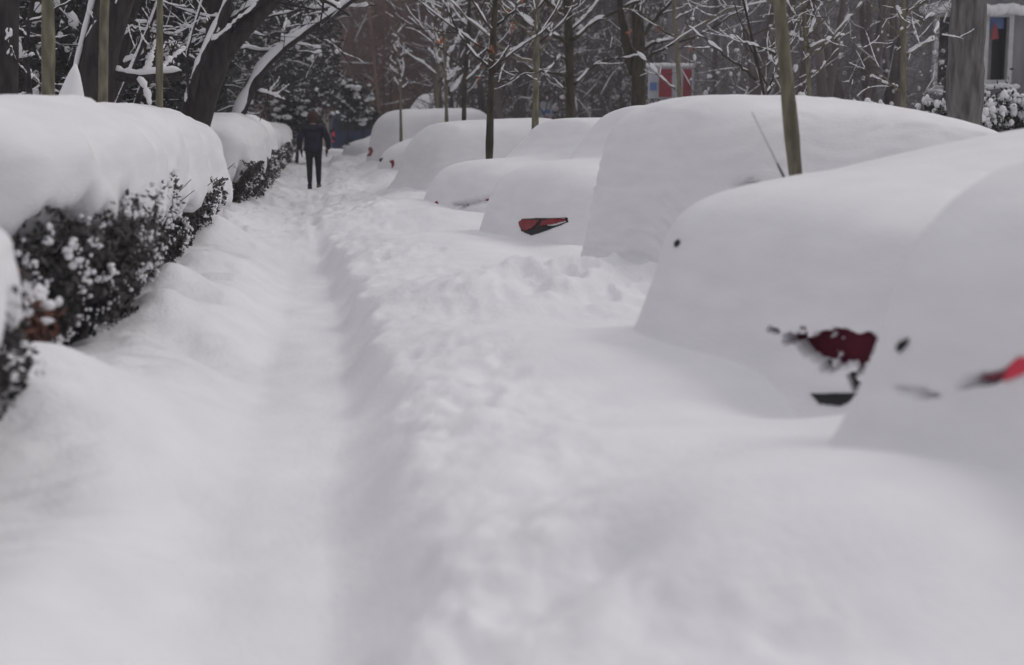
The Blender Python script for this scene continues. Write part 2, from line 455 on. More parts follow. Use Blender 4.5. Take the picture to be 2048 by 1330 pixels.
def car_shell(c, na, nt_, grow, top, flare, nplan, m, seed, rip=0.0, lump=.02):
    f, r, p = car_frame(c)
    L, W = c['L'], c['W']
    th = np.linspace(0, 2 * np.pi, na, endpoint=False)
    rho = 1 / (np.abs(np.cos(th)) ** nplan + np.abs(np.sin(th)) ** nplan) ** (1 / nplan)
    u, v = np.cos(th) * rho, np.sin(th) * rho
    t = np.concatenate([np.linspace(.004, .62, nt_ // 3, endpoint=False), np.linspace(.62, np.pi / 2, nt_ - nt_ // 3)])
    rt_ = 1 / (np.sin(t) ** m + np.cos(t) ** m) ** (1 / m)
    R, q = rt_ * np.sin(t), rt_ * np.cos(t)
    R, q = R[:, None], q[:, None]
    s0 = L / 2 + u[None] * R * (L / 2 + grow)
    v0 = v[None] * R * (W / 2 + grow)
    ks = np.array([k[0] for k in c['H']])
    kz = np.array([k[1] for k in c['H']])
    fs = np.linspace(-1, L + 1, 400)
    fz = np.interp(fs, ks, kz)
    ker = np.exp(-np.linspace(-2, 2, 21) ** 2)
    fz = np.convolve(np.pad(fz, 10, mode='edge'), ker / ker.sum(), 'valid')
    H = np.interp(s0, fs, fz) + top
    crown = 1 - .06 * (np.abs(v0) / (W / 2)) ** 2
    z = q * H * crown
    fz_ = z / 1.5
    v0 = v0 * (1 - .10 * np.clip(z - .8, 0, 2))
    s0 = s0 + .0
    # leaning rear and front above the waist
    s0 = s0 + (1 - s0 / L) * c.get('lean', .12) * np.clip(z - .7, 0, 2)
    fl = flare * np.clip(1 - z / 1.1, 0, 1) ** 2.6
    nrm = np.sqrt(u ** 2 + v ** 2)[None]
    s0 = s0 + u[None] / nrm * fl * R
    v0 = v0 + v[None] / nrm * fl * R
    X = p[0] + f[0] * s0 + r[0] * (v0 + W / 2)
    Y = p[1] + f[1] * s0 + r[1] * (v0 + W / 2)
    V = np.stack([X, Y, z - .05], -1)
    # surface unevenness
    nx_, ny_ = (f[0] * u + r[0] * v)[None], (f[1] * u + r[1] * v)[None]
    n1 = lump * fbm(V[..., 0] * 1.5, V[..., 1] * 1.5, V[..., 2] * 1.5, seed, 3)
    if rip:
        n1 = n1 + rip * fbm(s0 * 3.2, v0 * 3.2, V[..., 2] * 24 + 2.5 * vnoise(s0 * 1.5, v0 * 1.5, 0, seed), seed + 7, 2) * sstep(.1, .4, R)
    wall = sstep(.5, .95, R)
    V[..., 0] += n1 * nx_ * wall
    V[..., 1] += n1 * ny_ * wall
    V[..., 2] += n1 * (1 - wall)
    return V, nx_ * np.ones_like(z), ny_ * np.ones_like(z)
def grid_faces(a, b):
    i, j = np.meshgrid(np.arange(a - 1), np.arange(b), indexing='ij')
    j2 = (j + 1) % b
    return np.stack([i * b + j, (i + 1) * b + j, (i + 1) * b + j2, i * b + j2], -1).reshape(-1, 4)
def make_car(key, label, paint, na=300, nt_=110, patches=(), flare=.32, rip=0.0, seed=1, grow=.04, n_plan=7, m=9.0):
    """patches: (polygon in photograph pixels, ragged edge in px, noise scale)"""
    c = CARS[key]
    f, r, p = car_frame(c)
    base = p + f * c['L'] / 2 + r * c['W'] / 2
    root = thing("parked_car", (base[0], base[1], 0), label, "car", "snow-buried cars parked along the path")
    Vm, nx_, ny_ = car_shell(c, na, nt_, grow, 0, flare, n_plan, m, seed, rip)
    Vb, _, _ = car_shell(c, na, nt_, grow - .09 - (.15 if m < 5 else 0), -.13 - (.2 if m < 5 else 0), .03, n_plan + (2 if m > 5 else 0), m + (4 if m > 5 else 0), seed, 0, 0)
    pm = Vm.copy()
    if patches:
        px, py = project(Vm.reshape(-1, 3))
        px, py = px.reshape(Vm.shape[:2]), py.reshape(Vm.shape[:2])
        k = np.zeros(px.shape)
        face = ((CAM[0] - Vm[..., 0]) * nx_ + (CAM[1] - Vm[..., 1]) * ny_) > 0
        for poly, amp, sc, soft in patches:
            a = np.array(poly)
            bb = (px > a[:, 0].min() - 60) & (px < a[:, 0].max() + 60) & (py > a[:, 1].min() - 60) & (py < a[:, 1].max() + 60) & face
            d = np.full(px.shape, -99.)
            d[bb] = poly_inside(poly, px[bb], py[bb])
            nz = fbm(Vm[..., 0] * sc, Vm[..., 1] * sc, Vm[..., 2] * sc, seed + 50, 3, .6) * 1.8
            k = np.maximum(k, sstep(-soft, soft, np.minimum(d, amp * .55) + amp * nz))
        pb = Vb.copy()
        pb[..., 0] -= nx_ * .03
        pb[..., 1] -= ny_ * .03
        pb[..., 2] = Vm[..., 2]
        pm = Vm * (1 - k[..., None]) + pb * k[..., None]
    Q = grid_faces(nt_, na)
    mesh_obj("body", Vb.reshape(-1, 3), [Q], paint, root)
    sn = mesh_obj("snow_cover", pm.reshape(-1, 3), [Q], 'car_snow', root)
    tree = BVHTree.FromPolygons([tuple(v) for v in Vm.reshape(-1, 3)], [tuple(q) for q in Q])
    c['bvh'], c['root'], c['snow'], c['body_bvh'] = tree, root, sn, None
    return root
def inset(key, name, mat, outline, proud=.012, depth=.14, n=6, wob=0.0, parent=None, label=None):
    """a solid piece of a car whose face follows the car's side: outline points are found on the surface, then given thickness"""
    c = CARS[key]
    pts = []
    ol = np.array(outline, float)
    rng = np.random.default_rng(int(abs(ol.sum())))
    dense = []
    for a, b in zip(ol, np.roll(ol, -1, 0)):
        for t in np.linspace(0, 1, n, endpoint=False):
            dense.append(a + (b - a) * t + rng.normal(size=2) * wob)
    dense = np.array(dense)
    cen = dense.mean(0)
    out = [cen] + list(dense)
    F_, B_ = [], []
    cn = None
    for q in out:
        d = ray(q[0], q[1])
        hit = c['bvh'].ray_cast(Vector(CAM), Vector(d).normalized())
        if hit[0] is None:
            continue
        nrm = np.array(hit[1])
        if nrm @ d > 0: nrm = -nrm
        if cn is None: cn = nrm
        F_.append(np.array(hit[0]) + cn * proud)
        B_.append(np.array(hit[0]) - cn * depth)
    k = len(F_) - 1
    if k < 3:
        print("INSET MISSED", key, name)
        return None
    V = np.array(F_ + B_)
    T, Q = [], []
    for i_ in range(k):
        a, b = 1 + i_, 1 + (i_ + 1) % k
        T += [[0, a, b], [k + 1, k + 1 + b, k + 1 + a]]
        Q.append([a, k + 1 + a, k + 1 + b, b])
    print(key, name, V[0].round(2), ground_z(V[:1,0],V[:1,1]).round(2))
    o = mesh_obj(name, V, [np.array(Q), np.array(T)], mat, parent or c['root'], smooth=False)
    if label: o["label"] = label
    return o

make_car('c1', "snow-buried silver car nearest the camera at the right edge, one bright red taillight showing", 'silver', 560, 230, n_plan=9, m=12,
         patches=[([(1778, 768), (1835, 778), (1880, 792), (1845, 797), (1800, 790)], 6, 9, 6),
                  ([(1905, 780), (1935, 758), (1990, 752), (2030, 740), (1990, 762), (1950, 768)], 4, 9, 6)], flare=.85, seed=3)
inset('c1', "taillight", 'bright_lens', [(2008, 762), (2030, 722), (2058, 712), (2058, 745)], wob=.8)
inset('c1', "trim_strip", 'wine_paint', [(1955, 757), (2000, 748), (2035, 722), (2040, 712), (2022, 742), (1995, 760)], proud=.004, wob=1.0)
inset('c1', "tow_hook_cover", 'black', [(1794, 700), (1800, 685), (1820, 677), (1815, 690), (1802, 704)], wob=.8)
make_car('c2', "maroon car under snow, ragged bare paint patch at its tail, thin antenna on top", 'maroon', 900, 340, n_plan=8, m=11,
         patches=[([(1540, 660), (1610, 668), (1680, 655), (1742, 668), (1760, 700), (1738, 740), (1728, 790), (1704, 796), (1690, 748), (1640, 722), (1590, 695)], 15, 12, 2.5),
                  ([(1640, 728), (1672, 742), (1660, 752), (1640, 745)], 5, 9, 4)],
         flare=.62, seed=5)
inset('c2', "plate_recess", 'black', [(1622, 789), (1714, 787), (1696, 806), (1680, 812), (1640, 808)], wob=.5)
inset('c2', "mirror", 'black', [(1351, 486), (1358, 480), (1361, 484), (1356, 493), (1351, 494)], wob=.5)
make_car('c3', "tall boxy car buried in rippled snow, behind the maroon car and thick greenish stem", 'grey_paint', 360, 150,
         patches=[([(1470, 372), (1492, 360), (1510, 366), (1480, 380)], 3, 9, 8), ([(1312, 540), (1325, 520), (1345, 515), (1335, 560), (1318, 570)], 6, 8, 6)],
         flare=.25, rip=.012, seed=9, n_plan=9, m=15)
make_car('c4', "white snow-covered saloon with one large dark red-and-black taillight bare at its left corner", 'silver', 330, 130, flare=.55, seed=13)
t4 = inset('c4', "taillight", 'black', [(1038, 446), (1046, 438), (1135, 436), (1137, 444), (1092, 462), (1062, 471), (1044, 462)], proud=.01, wob=.4)
inset('c4', "lens", 'lens', [(1040, 446), (1047, 440), (1082, 441), (1068, 456), (1052, 463), (1043, 456)], proud=.018, wob=.4, parent=t4)
inset('c4', "lens", 'lens', [(1088, 441), (1110, 438), (1133, 438), (1128, 443), (1098, 450), (1082, 452)], proud=.018, wob=.4, parent=t4)
make_car('c5', "snow-covered saloon with small wine-red spot and faint boot line, behind the red-and-black-taillight car", 'wine_paint', 260, 110,
         patches=[([(905, 409), (925, 407), (965, 399), (985, 400), (960, 405), (920, 414)], 4, 9, 7)], flare=.5, seed=17)
inset('c5', "taillight", 'lens', [(866, 410), (874, 402), (880, 412), (872, 416)], wob=.4)
make_car('c6', "rounded snow-covered hatchback, all white, with a long drift running down its left side", 'grey_paint', 220, 90, flare=1.1, seed=21)
make_car('c7', "snow-covered car farther up the row with two small dark marks low on its rear", 'grey_paint', 180, 80, flare=.4, seed=23)
inset('c7', "taillight", 'lens', [(779, 322), (788, 320), (789, 330), (784, 337), (784, 328)], wob=.2)
inset('c7', "rear_reflector", 'black', [(755, 312), (759, 318), (766, 316), (762, 324), (756, 320)], wob=.2)
make_car('c8', "large far snow-covered van with a red curl and black pillar at its left corner", 'wine_paint', 180, 80, flare=.3, seed=27, n_plan=7, m=10)
inset('c8', "rear_pillar", 'black', [(734, 258), (738, 262), (738, 274), (733, 286), (732, 270)], wob=.2)
inset('c8', "taillight", 'lens', [(735, 296), (743, 294), (747, 302), (742, 312), (733, 313), (740, 304)], wob=.2)
make_car('c9', "small far car under snow just right of the dark blue van", 'grey_paint', 140, 60, flare=.5, seed=29)
inset('c9', "wheel_arch", 'black', [(694, 281), (698, 284), (700, 291), (696, 290)], wob=.1)
make_car('c10', "very tall domed snow-covered van at the far end of the car row", 'grey_paint', 140, 60, flare=.2, seed=31, n_plan=4, m=3.6)
# whip antenna leaning back from the maroon car's roof
an = MB()
for yy_ in range(344, 380, 2):
    hit = CARS['c2']['bvh'].ray_cast(Vector(CAM), Vector(ray(1562, yy_)).normalized())
    if hit[0] is not None and hit[0][1] < 10: break
Ya = hit[0][1] + .05
b0, b1 = at(1562, 342, Ya), at(1504, 224, Ya)
an.tube([b0 + (b0 - b1) * .25, b0, b1], [.006, .0052, .0026], 6)
ao = an.build("antenna", 'metal', CARS['c2']['root'])
af = MB()
af.tube([b0 + (b0 - b1) * .2, b0 + (b1 - b0) * .13], [.009, .006], 8)
af.build("antenna_base", 'black', ao)

# ------------------------------------------------------------------ blue van, gate post
def blue_van():
    Y = 68.0
    a, b = at(664, 294, Y), at(742, 294, Y)
    z1 = at(664, 226, Y)[2]
    cx, wd = (a[0] + b[0]) / 2, (b[0] - a[0])
    root = thing("blue_van", (cx, Y + 2, 0), "dark blue van with red rear light at the path's far end, beside the walking person", "van")
    mb = MB()
    n = 10
    # profile in x (width) with rounded roof, extruded along y with sloping ends
    pr = [(-.5, .0), (-.51, .45), (-.48, .8), (-.40, .96), (-.25, 1.0), (.25, 1.0), (.40, .96), (.48, .8), (.51, .45), (.5, .0)]
    ys = [(0, .97, .98), (.06, 1, 1), (3.2, 1, 1), (3.9, .96, .62), (4.4, .9, .5)]
    V = [[cx + u * wd * sw, Y + y, .05 + v * (z1 - .05) * sh] for (y, sw, sh) in ys for (u, v) in pr]
    Q = [[i * n + j, i * n + j + 1, (i + 1) * n + j + 1, (i + 1) * n + j] for i in range(len(ys) - 1) for j in range(n - 1)]
    V += [[cx, Y, .9], [cx, Y + 4.4, .6]]
    T = [[len(V) - 2, j + 1, j] for j in range(n - 1)] + [[len(V) - 1, (len(ys) - 1) * n + j, (len(ys) - 1) * n + j + 1] for j in range(n - 1)]
    mb.add(V, Q, T)
    mb.build("body", 'blue_paint', root, smooth=False)
    for sx in (-1,):
        m2 = MB()
        m2.box((cx + sx * wd * .46, Y - .01, .95), (.06, .05, .28))
        m2.build("taillight", 'bright_lens', root, False)
    m3 = MB()
    m3.box((cx, Y - .01, z1 * .72), (wd * .33, .03, .25))
    m3.build("rear_window", 'glass', root, False)
    for sx in (-1, 1):
        for yy in (.8, 3.4):
            m4 = MB()
            m4.tube([(cx + sx * wd * .44 - .1, Y + yy, .3), (cx + sx * wd * .44 + .1, Y + yy, .3)], .32, 16)
            m4.build("wheel", 'black', root)
    C = np.array([[cx + random.uniform(-.4, .4) * wd, Y + random.uniform(.2, 3.2), z1] for _ in range(40)])
    m5 = MB()
    blobs(m5, C, np.array([[.3, .4, .09]] * 40))
    m5.build("snow_cover", 'car_snow', root)
random.seed(4)
blue_van()
p_ = at(651, 290, 66)
pm_ = MB(); pm_.box((p_[0], 66, .95), (.17, .17, .95)); pm_.box((p_[0], 66, 1.93), (.21, .21, .04))
po = pm_.build("gate_post", 'beige', smooth=False)
tag(po, "pale beige stone post behind the walking person, left of the blue van", "post")

# ------------------------------------------------------------------ hedges
def cap_loft(y0, y1, xc, hw, z0, z1, seed, n=90, k=44, lump=.085, endm=4.5, droop=.13, tuck=.08):
    v = np.linspace(-1, 1, n)
    e = (1 - np.abs(v) ** endm) ** (1 / endm)
    e = np.maximum(e, .02)
    y = (y0 + y1) / 2 + v * (y1 - y0) / 2
    t = np.linspace(0, 2 * np.pi, k, endpoint=False)
    nn = 2.7 + 2.6 * (1 - sstep(-.75, .25, np.sin(t)))
    rho = 1 / (np.abs(np.cos(t)) ** nn + np.abs(np.sin(t)) ** nn) ** (1 / nn)
    u, q = np.cos(t) * rho, np.sin(t) * rho
    Y_ = np.repeat(y[:, None], k, 1)
    z0 = z0(Y_)
    zc, hh = (z0 + z1) / 2, (z1 - z0) / 2
    X_ = xc(Y_) + u[None] * hw * e[:, None]
    Z_ = zc + q[None] * hh * (.25 + .75 * e[:, None])
    n1 = fbm(X_ * 1.3, Y_ * 1.0, Z_ * 1.3, seed, 3)
    X_ = X_ + lump * 1.6 * n1 * np.sign(u)[None]
    Z_ = Z_ + lump * 1.3 * n1 - droop * np.clip(-q[None], 0, 1) * (fbm(X_ * 4, Y_ * 4, 0, seed + 3, 3) + .3) * 2.4
    Z_ = Z_ - .18 * np.clip(u[None], 0, 1) ** 3 * hh * sstep(-.5, .5, q[None])
    X_ = X_ + tuck * np.clip(u[None], 0, 1) * sstep(0, 1, -q[None]) * sstep(-.2, .6, v[:, None])
    V = np.stack([X_, Y_, Z_], -1).reshape(-1, 3)
    Q = grid_faces(n, k)
    V = np.vstack([V, [[float(xc(y[0])), y[0] - .02, zc[0, 0]]], [[float(xc(y[-1])), y[-1] + .02, zc[-1, 0]]]])
    T = [[n * k, (j + 1) % k, j] for j in range(k)] + [[n * k + 1, (n - 1) * k + j, (n - 1) * k + (j + 1) % k] for j in range(k)]
    return V, Q, np.array(T)
def hedge(y0, y1, face, depth, ztop, cap0, cap1, nleaf, lsize, nclump, seed, label, cap_ext=.1, brown=False, cap_far=None, zbot=.25, caphw=None, slope=.0):
    rng = np.random.default_rng(seed)
    root = thing("clipped_hedge", (face - depth / 2, (y0 + y1) / 2, .3), label, "hedge", "snow-laden hedges along the left of the path")
    xc = lambda y: face - depth / 2 + 0 * y + slope * (y - y0)
    def pt(n, shell=.3):
        # points through the shell of a rounded box, denser near its face and near end
        w_ = np.array([(y1 - y0), (y1 - y0) * .25, depth * 2.0, .6])
        side = rng.choice(4, n, p=w_ / w_.sum())
        dp = rng.beta(1.1, 2.2, n) * shell
        y = rng.uniform(y0, y1, n)
        z = zbot + (ztop - zbot) * rng.uniform(0, 1, n)
        zr = rng.uniform(0, 1, n)
        x = np.where(side == 0, face - dp, np.where(side == 1, face - depth * rng.uniform(.2, 1, n), face - rng.uniform(0, depth, n)))
        y = np.where(side == 2, y0 + dp, np.where(side == 3, y1 - dp, y))
        if cap_far: z = np.minimum(z, zbot + (ztop + (cap_far - cap0) * sstep(y0 + .22 * (y1 - y0), y1, y) - zbot) * (.15 + .85 * zr) + .04)
        x = x + slope * (y - y0)
        # uneven outline: bulges and hollows, tapering to the stems
        b = fbm(x * 1.1, y * 1.6, z * 1.8, seed + 1, 3)
        fx = (x - xc(y)) / depth * 2
        x = xc(y) + (x - xc(y)) * (1 + .42 * b + .10 * fbm(x * 5, y * 5, z * 5, seed + 2, 2) - .22 * sstep(.85, .3, z))
        z = z + .20 * b
        return np.stack([x, y, z], -1), b
    P, b = pt(nleaf)
    keep = (vnoise(P[:, 0] * 5, P[:, 1] * 5, P[:, 2] * 5, seed + 9) + .9 * fbm(P[:, 0] * 1.7, P[:, 1] * 1.5, P[:, 2] * 2.2, seed + 10, 2)) > -.42
    mb = MB()
    leaves(mb, P[keep], lsize, rng)
    mb.build("foliage", 'leaf', root)
    tw = MB()
    for _ in range(int(30 + (y1 - y0) * 22)):
        yy = rng.uniform(y0 + .1, y1)
        x0 = xc(yy) + rng.uniform(-.2, .2)
        out = rng.uniform(-.5, .52) * depth
        q = np.array([[x0, yy, .2], [x0 + out * .45, yy + rng.normal() * .1, .2 + (ztop - .2) * .4], [x0 + out, yy + rng.normal() * .18, ztop - rng.uniform(-.05, .3)]])
        tw.tube(q, [.011, .007, .003], 4, False)
    tw.build("stems", 'twig', root)
    if brown:
        Pb, _ = pt(1)
        c0 = np.array([face - .12, y0 + .15, .72])
        Pb = c0 + rng.normal(size=(1400, 3)) * [.11, .16, .12]
        m4 = MB()
        leaves(m4, Pb, .028, rng)
        o = m4.build("dead_leaves", 'brown_leaf', root)
        o["label"] = "reddish brown dead leaves"
    V, Q, T = cap_loft(y0 - cap_ext, y1 + cap_ext * .6, xc, (caphw or depth / 2 + .07), lambda y: cap0 + (cap_far - cap0) * sstep(y0 + .22 * (y1 - y0), y1, y) if cap_far else cap0 + 0 * y, cap1, seed + 5, n=int(60 + (y1 - y0) * 16), k=64)
    mc = MB()
    mc.add(V, Q, T)
    mc.build("snow_cap", 'car_snow', root)
    P, b = pt(nclump, .12)
    P[:, 0] += .04
    k = (P[:, 2] > zbot + .2) & (fbm(P[:, 0] * 3, P[:, 1] * 3, P[:, 2] * 3, seed + 13, 2) > .02)
    P = P[k]
    hz = sstep(.3, 1.2, P[:, 2])
    P = np.repeat(P, 5, 0)
    hz = np.repeat(hz, 5)
    P = P + rng.normal(size=P.shape) * [.014, .03, .018]
    S = (.003 + .013 * rng.beta(1, 3.5, len(P)))[:, None] * (.6 + hz[:, None]) * rng.uniform(.6, 2.0, (len(P), 3))
    m3 = MB()
    blobs(m3, P, S, seed)
    m3.build("snow_clumps", 'twig_snow', root)
    return root
hedge(3.4, 6.3, -1.20, 1.3, 1.05, .98, 1.40, 20000, .022, 600, 101, "nearest hedge piece, snow-capped and cut off by the left edge of the photo", brown=False, caphw=.665)
hedge(7.75, 21.3, -1.16, 2.1, 1.24, 1.05, 1.85, 90000, .028, 3000, 103, "long dark-leaved hedge carrying the biggest smooth snow cap on the left", caphw=1.12, cap_ext=.25, cap_far=.42)
hedge(23.0, 33.5, -.84, 1.7, .98, .84, 1.80, 30000, .030, 1100, 107, "second hedge beyond the big one, rounded snow cap above a small dark leafy strip", caphw=.86, slope=.006)
hedge(35.2, 50.0, -.72, 1.7, 1.0, .75, 1.60, 20000, .042, 600, 109, "farthest hedge piece, behind the walking person's left side, under a rounded snow cap", caphw=.84, slope=.010)
# dead-leaved shrub at the end of the big hedge
rng = np.random.default_rng(77)
sc_ = at(45, 655, 7.0)
sr = thing("dead_leaf_shrub", (sc_[0], sc_[1], .3), "small reddish brown dead-leaved shrub between the two nearest hedge pieces", "shrub")
mb = MB()
leaves(mb, sc_ + rng.normal(size=(1500, 3)) * [.055, .10, .065], .024, rng)
mb.build("foliage", 'brown_leaf', sr)
mb = MB()
for _ in range(26):
    e = sc_ + rng.normal(size=3) * [.08, .12, .09]
    b_ = sc_ * [1, 1, 0] + [0, 0, .25]
    mb.tube([b_, (b_ + e) / 2 + rng.normal(size=3) * .02, e], [.006, .004, .002], 4, False)
mb.build("stems", 'twig', sr)
mb = MB()
C = sc_ + [0, 0, .12] + rng.normal(size=(70, 3)) * [.07, .10, .035]
blobs(mb, C, rng.uniform(.012, .04, (70, 1)) * rng.uniform(.6, 1.5, (70, 3)), 5)
mb.build("snow_clumps", 'twig_snow', sr)

# ------------------------------------------------------------------ trees
def grow(rng, start, dirv, length, r0, depth, tw, sn, sn_p, spread=.75, up=.15, kids=(3, 5), k=6, snow_w=1.0, r_end=.35):
    n = 6 if depth > 0 else 4
    P = [np.array(start, float)]
    d = np.array(dirv, float)
    d /= np.linalg.norm(d)
    for q in range(n):
        d = d + rng.normal(size=3) * .13 + np.array([0, 0, up * .25])
        d /= np.linalg.norm(d)
        P.append(P[-1] + d * length / n)
    P = np.array(P)
    R = np.linspace(r0, r0 * r_end, n + 1)
    tw.tube(P, R, k if r0 > .02 else 4 if r0 > .006 else 3, False)
    if sn is not None:
        d_ = np.gradient(P, axis=0)
        hz = np.linalg.norm(d_[:, :2], axis=1) / (np.linalg.norm(d_, axis=1) + 1e-9)
        if hz.mean() > .45 and rng.random() < (min(1, sn_p * 1.6) if r0 > .012 * snow_w or depth >= 2 else sn_p * .2):
            q0 = rng.integers(0, 2)
            q1 = n + 1 - rng.integers(0, 2)
            A = P[q0:q1]
            tt = np.linspace(0, 1, 3 * len(A))
            uu = np.linspace(0, 1, len(A))
            A = np.stack([np.interp(tt, uu, A[:, k_]) for k_ in range(3)], -1)
            Ra = np.interp(tt, uu, R[q0:q1])
            w = (Ra * .85 + .0045) * snow_w * (1 + .5 * rng.normal(size=len(tt)) * .8).clip(.35, 1.9)
            w = np.minimum(w, .035 * snow_w)
            w[0] *= .2
            w[-1] *= .2
            A[:, 2] += Ra * .6 + w * .55
            sn.tube(A, w, 5, False)
    if depth > 0:
        m = rng.integers(kids[0], kids[1] + 1)
        for c in range(m):
            f = rng.uniform(.25, 1.0)
            i0 = min(int(f * n), n - 1)
            b = P[i0] + (P[i0 + 1] - P[i0]) * (f * n - i0 if i0 < n else 0)
            dd = P[i0 + 1] - P[i0]
            dd /= np.linalg.norm(dd)
            s = np.cross(dd, rng.normal(size=3))
            s /= np.linalg.norm(s)
            nd = dd * (1 - spread * .55) + s * spread + np.array([0, 0, up])
            grow(rng, b, nd, length * rng.uniform(.45, .7), R[i0] * .55, depth - 1, tw, sn, sn_p, spread, up, kids, k, snow_w, r_end)
def lay_limb(rng, tr, tw, sn, lp, lw, sw_, Y, snow_p, side=3, sl=.5):
    E = np.array([at(x, y, Y + rng.normal() * .12) for (x, y) in lp])
    dE = E[-1] - E[-2]
    E = np.vstack([E, E[-1] + dE / np.linalg.norm(dE) * .5])
    t2 = np.linspace(0, 1, 16)
    E = np.stack([np.interp(t2, np.linspace(0, 1, len(E)), E[:, k]) for k in range(3)], -1)
    E[1:-1] = (E[:-2] + 2 * E[1:-1] + E[2:]) / 4
    E[1:] += rng.normal(size=(15, 3)) * .012
    RE = np.linspace(lw, lw * .35, 16) / 2 * Y / FPX
    tr.tube(E, RE, 8)
    if sw_:
        q = np.linspace(.03, .93, 44)
        A = np.stack([np.interp(q, t2, E[:, k]) for k in range(3)], -1)
        Rq = np.interp(q, t2, RE)
        wv = .62 * sw_ * Y / FPX * (.65 + .75 * vnoise(q * 11, lw, 0, int(lp[0][0]))).clip(.08, 1.6)
        wv[0] *= .3
        wv[-1] *= .3
        A[:, 2] += Rq * .5 + wv * .6
        sn.tube(A, wv, 7)
    for _ in range(side):
        i0 = rng.integers(3, 15)
        grow(rng, E[i0], rng.normal(size=3) * [1, .6, .6] + [0, 0, .25], sl * rng.uniform(.6, 1.4), RE[i0] * .5, 2, tw, sn, snow_p, .75, .15, (2, 4), 5, 1.0)
def young_tree(px, py, Y, wpx, lean_px, label, bark, seed, height=6.0, b0=2.3, nb=11, blen=1.5, depth=2, snow_p=.55, snow_w=1.0, group=None, leaves_n=0, zoff=0.0, up=.25, name="young_tree", buds=0, kids=(3, 5), r_top=.3, limbs=()):
    """a stem that comes out of the snow at (px, py); lean_px is where it crosses the top of the photograph"""
    rng = np.random.default_rng(seed)
    a = at(px, py, Y)
    t = at(lean_px, 0, Y)
    dirv = (t - a) / (t[2] - a[2])
    r = wpx / 2 * Y / FPX
    root = thing(name, (a[0] - dirv[0] * (a[2] - .1), Y, .0), label, "tree", group)
    z = np.linspace(-.1, height, 14)
    P = a[None] + dirv[None] * (z - a[2])[:, None]
    P[:, :2] += np.cumsum(rng.normal(size=(14, 2)) * r * .25, 0) * sstep(2.2, 4, z)[:, None]
    z = np.linspace(-.1, height, 60)
    P = np.stack([np.interp(z, np.linspace(-.1, height, 14), P[:, k]) for k in range(3)], -1)
    R = r * (1.12 - (1 - r_top) * np.clip(z / height, 0, 1)) * (1 + .10 * vnoise(z * 3, seed, 0, 8) + .05 * vnoise(z * 11, seed, 0, 9))
    tr, tw, sn = MB(), MB(), MB()
    tr.tube(P, R, 14, True)
    for q in range(nb):
        zz = b0 + (height - b0) * (q / nb) ** 1.15 * .93
        i0 = np.searchsorted(z, zz) - 1
        p = P[i0] + (P[i0 + 1] - P[i0]) * (zz - z[i0]) / (z[i0 + 1] - z[i0])
        an_ = q * 2.4 + rng.normal() * .5
        ln = blen * (1.0 - .45 * q / nb) * rng.uniform(.8, 1.2)
        grow(rng, p, (math.cos(an_), math.sin(an_), rng.uniform(.25, .9)), ln, max(R[i0] * .42, .008), depth, tw, sn, snow_p, .75, up, kids, 6, snow_w)
    for (lp, lw, sw_) in limbs:
        lay_limb(rng, tr, tw, sn, lp, lw, sw_, Y, snow_p)
    tr.build("trunk", bark, root)
    if tw.n: tw.build("crown", 'twig' if bark != 'dark_bark' else 'dark_bark', root)
    if sn.n:
        sn.build("snow", 'twig_snow', root)
    if leaves_n:
        m3 = MB()
        C = []
        for _ in range(leaves_n):
            C.append(a + np.array([rng.normal() * blen * .4, rng.normal() * .5, 0]) + np.array([0, 0, 0]))
            C[-1][2] = rng.uniform(b0, b0 + 1.6)
        C = np.repeat(np.array(C), 7, 0) + rng.normal(size=(leaves_n * 7, 3)) * .035
        leaves(m3, C, .045, rng)
        m3.build("last_leaves", 'rust_leaf', root)
    return root
YG = "young street trees among the parked cars"
young_tree(1590, 338, 9.45, 31, 1558, "thick greenish leaning stem rising between the maroon car and the tall boxy car", 'green_bark', 1, 6.5, 3.6, 8, 1.6, 2, group=YG)
young_tree(979, 292, 23, 15, 986, "black-barked young tree standing behind the saloon with the wine-red spot", 'black_bark', 2, 7, 2.5, 11, 1.9, 3, .45, group=YG, leaves_n=4,
           limbs=[([(979, 135), (955, 118), (925, 80), (900, 30)], 6, 3.5), ([(981, 150), (1000, 135), (1010, 110)], 5, 0), ([(982, 172), (1010, 160), (1050, 150)], 4, 2), ([(983, 60), (1020, 30), (1040, 0)], 6, 2.5)])
young_tree(1070, 268, 25, 14, 1076, "greenish young stem right of the black-barked tree", 'green_bark', 3, 7, 3.0, 10, 1.7, 3, .45, group=YG, leaves_n=3,
           limbs=[([(1072, 128), (1022, 111), (959, 57), (899, 0)], 7, 4), ([(1072, 70), (1050, 62), (1010, 20)], 6, 4.5), ([(1074, 110), (1095, 85), (1110, 40)], 6, 3)])
young_tree(1140, 214, 28, 19, 1143, "dark branching tree behind the red and black taillight car, an orange leaf on it", 'black_bark', 4, 8, 3.4, 12, 2.4, 3, .45, snow_w=1.3, group=YG, leaves_n=5,
           limbs=[([(1140, 90), (1105, 66), (1050, 38)], 9, 6), ([(1148, 78), (1190, 42), (1270, 4)], 9, 7), ([(1150, 168), (1190, 126), (1246, 116)], 6, 4), ([(1134, 152), (1080, 140), (1020, 146)], 6, 2), ([(1142, 30), (1100, 10), (1070, -20)], 8, 3), ([(1138, 124), (1120, 112), (1110, 125)], 5, 4), ([(1136, 185), (1110, 160), (1090, 150)], 3, 3)])
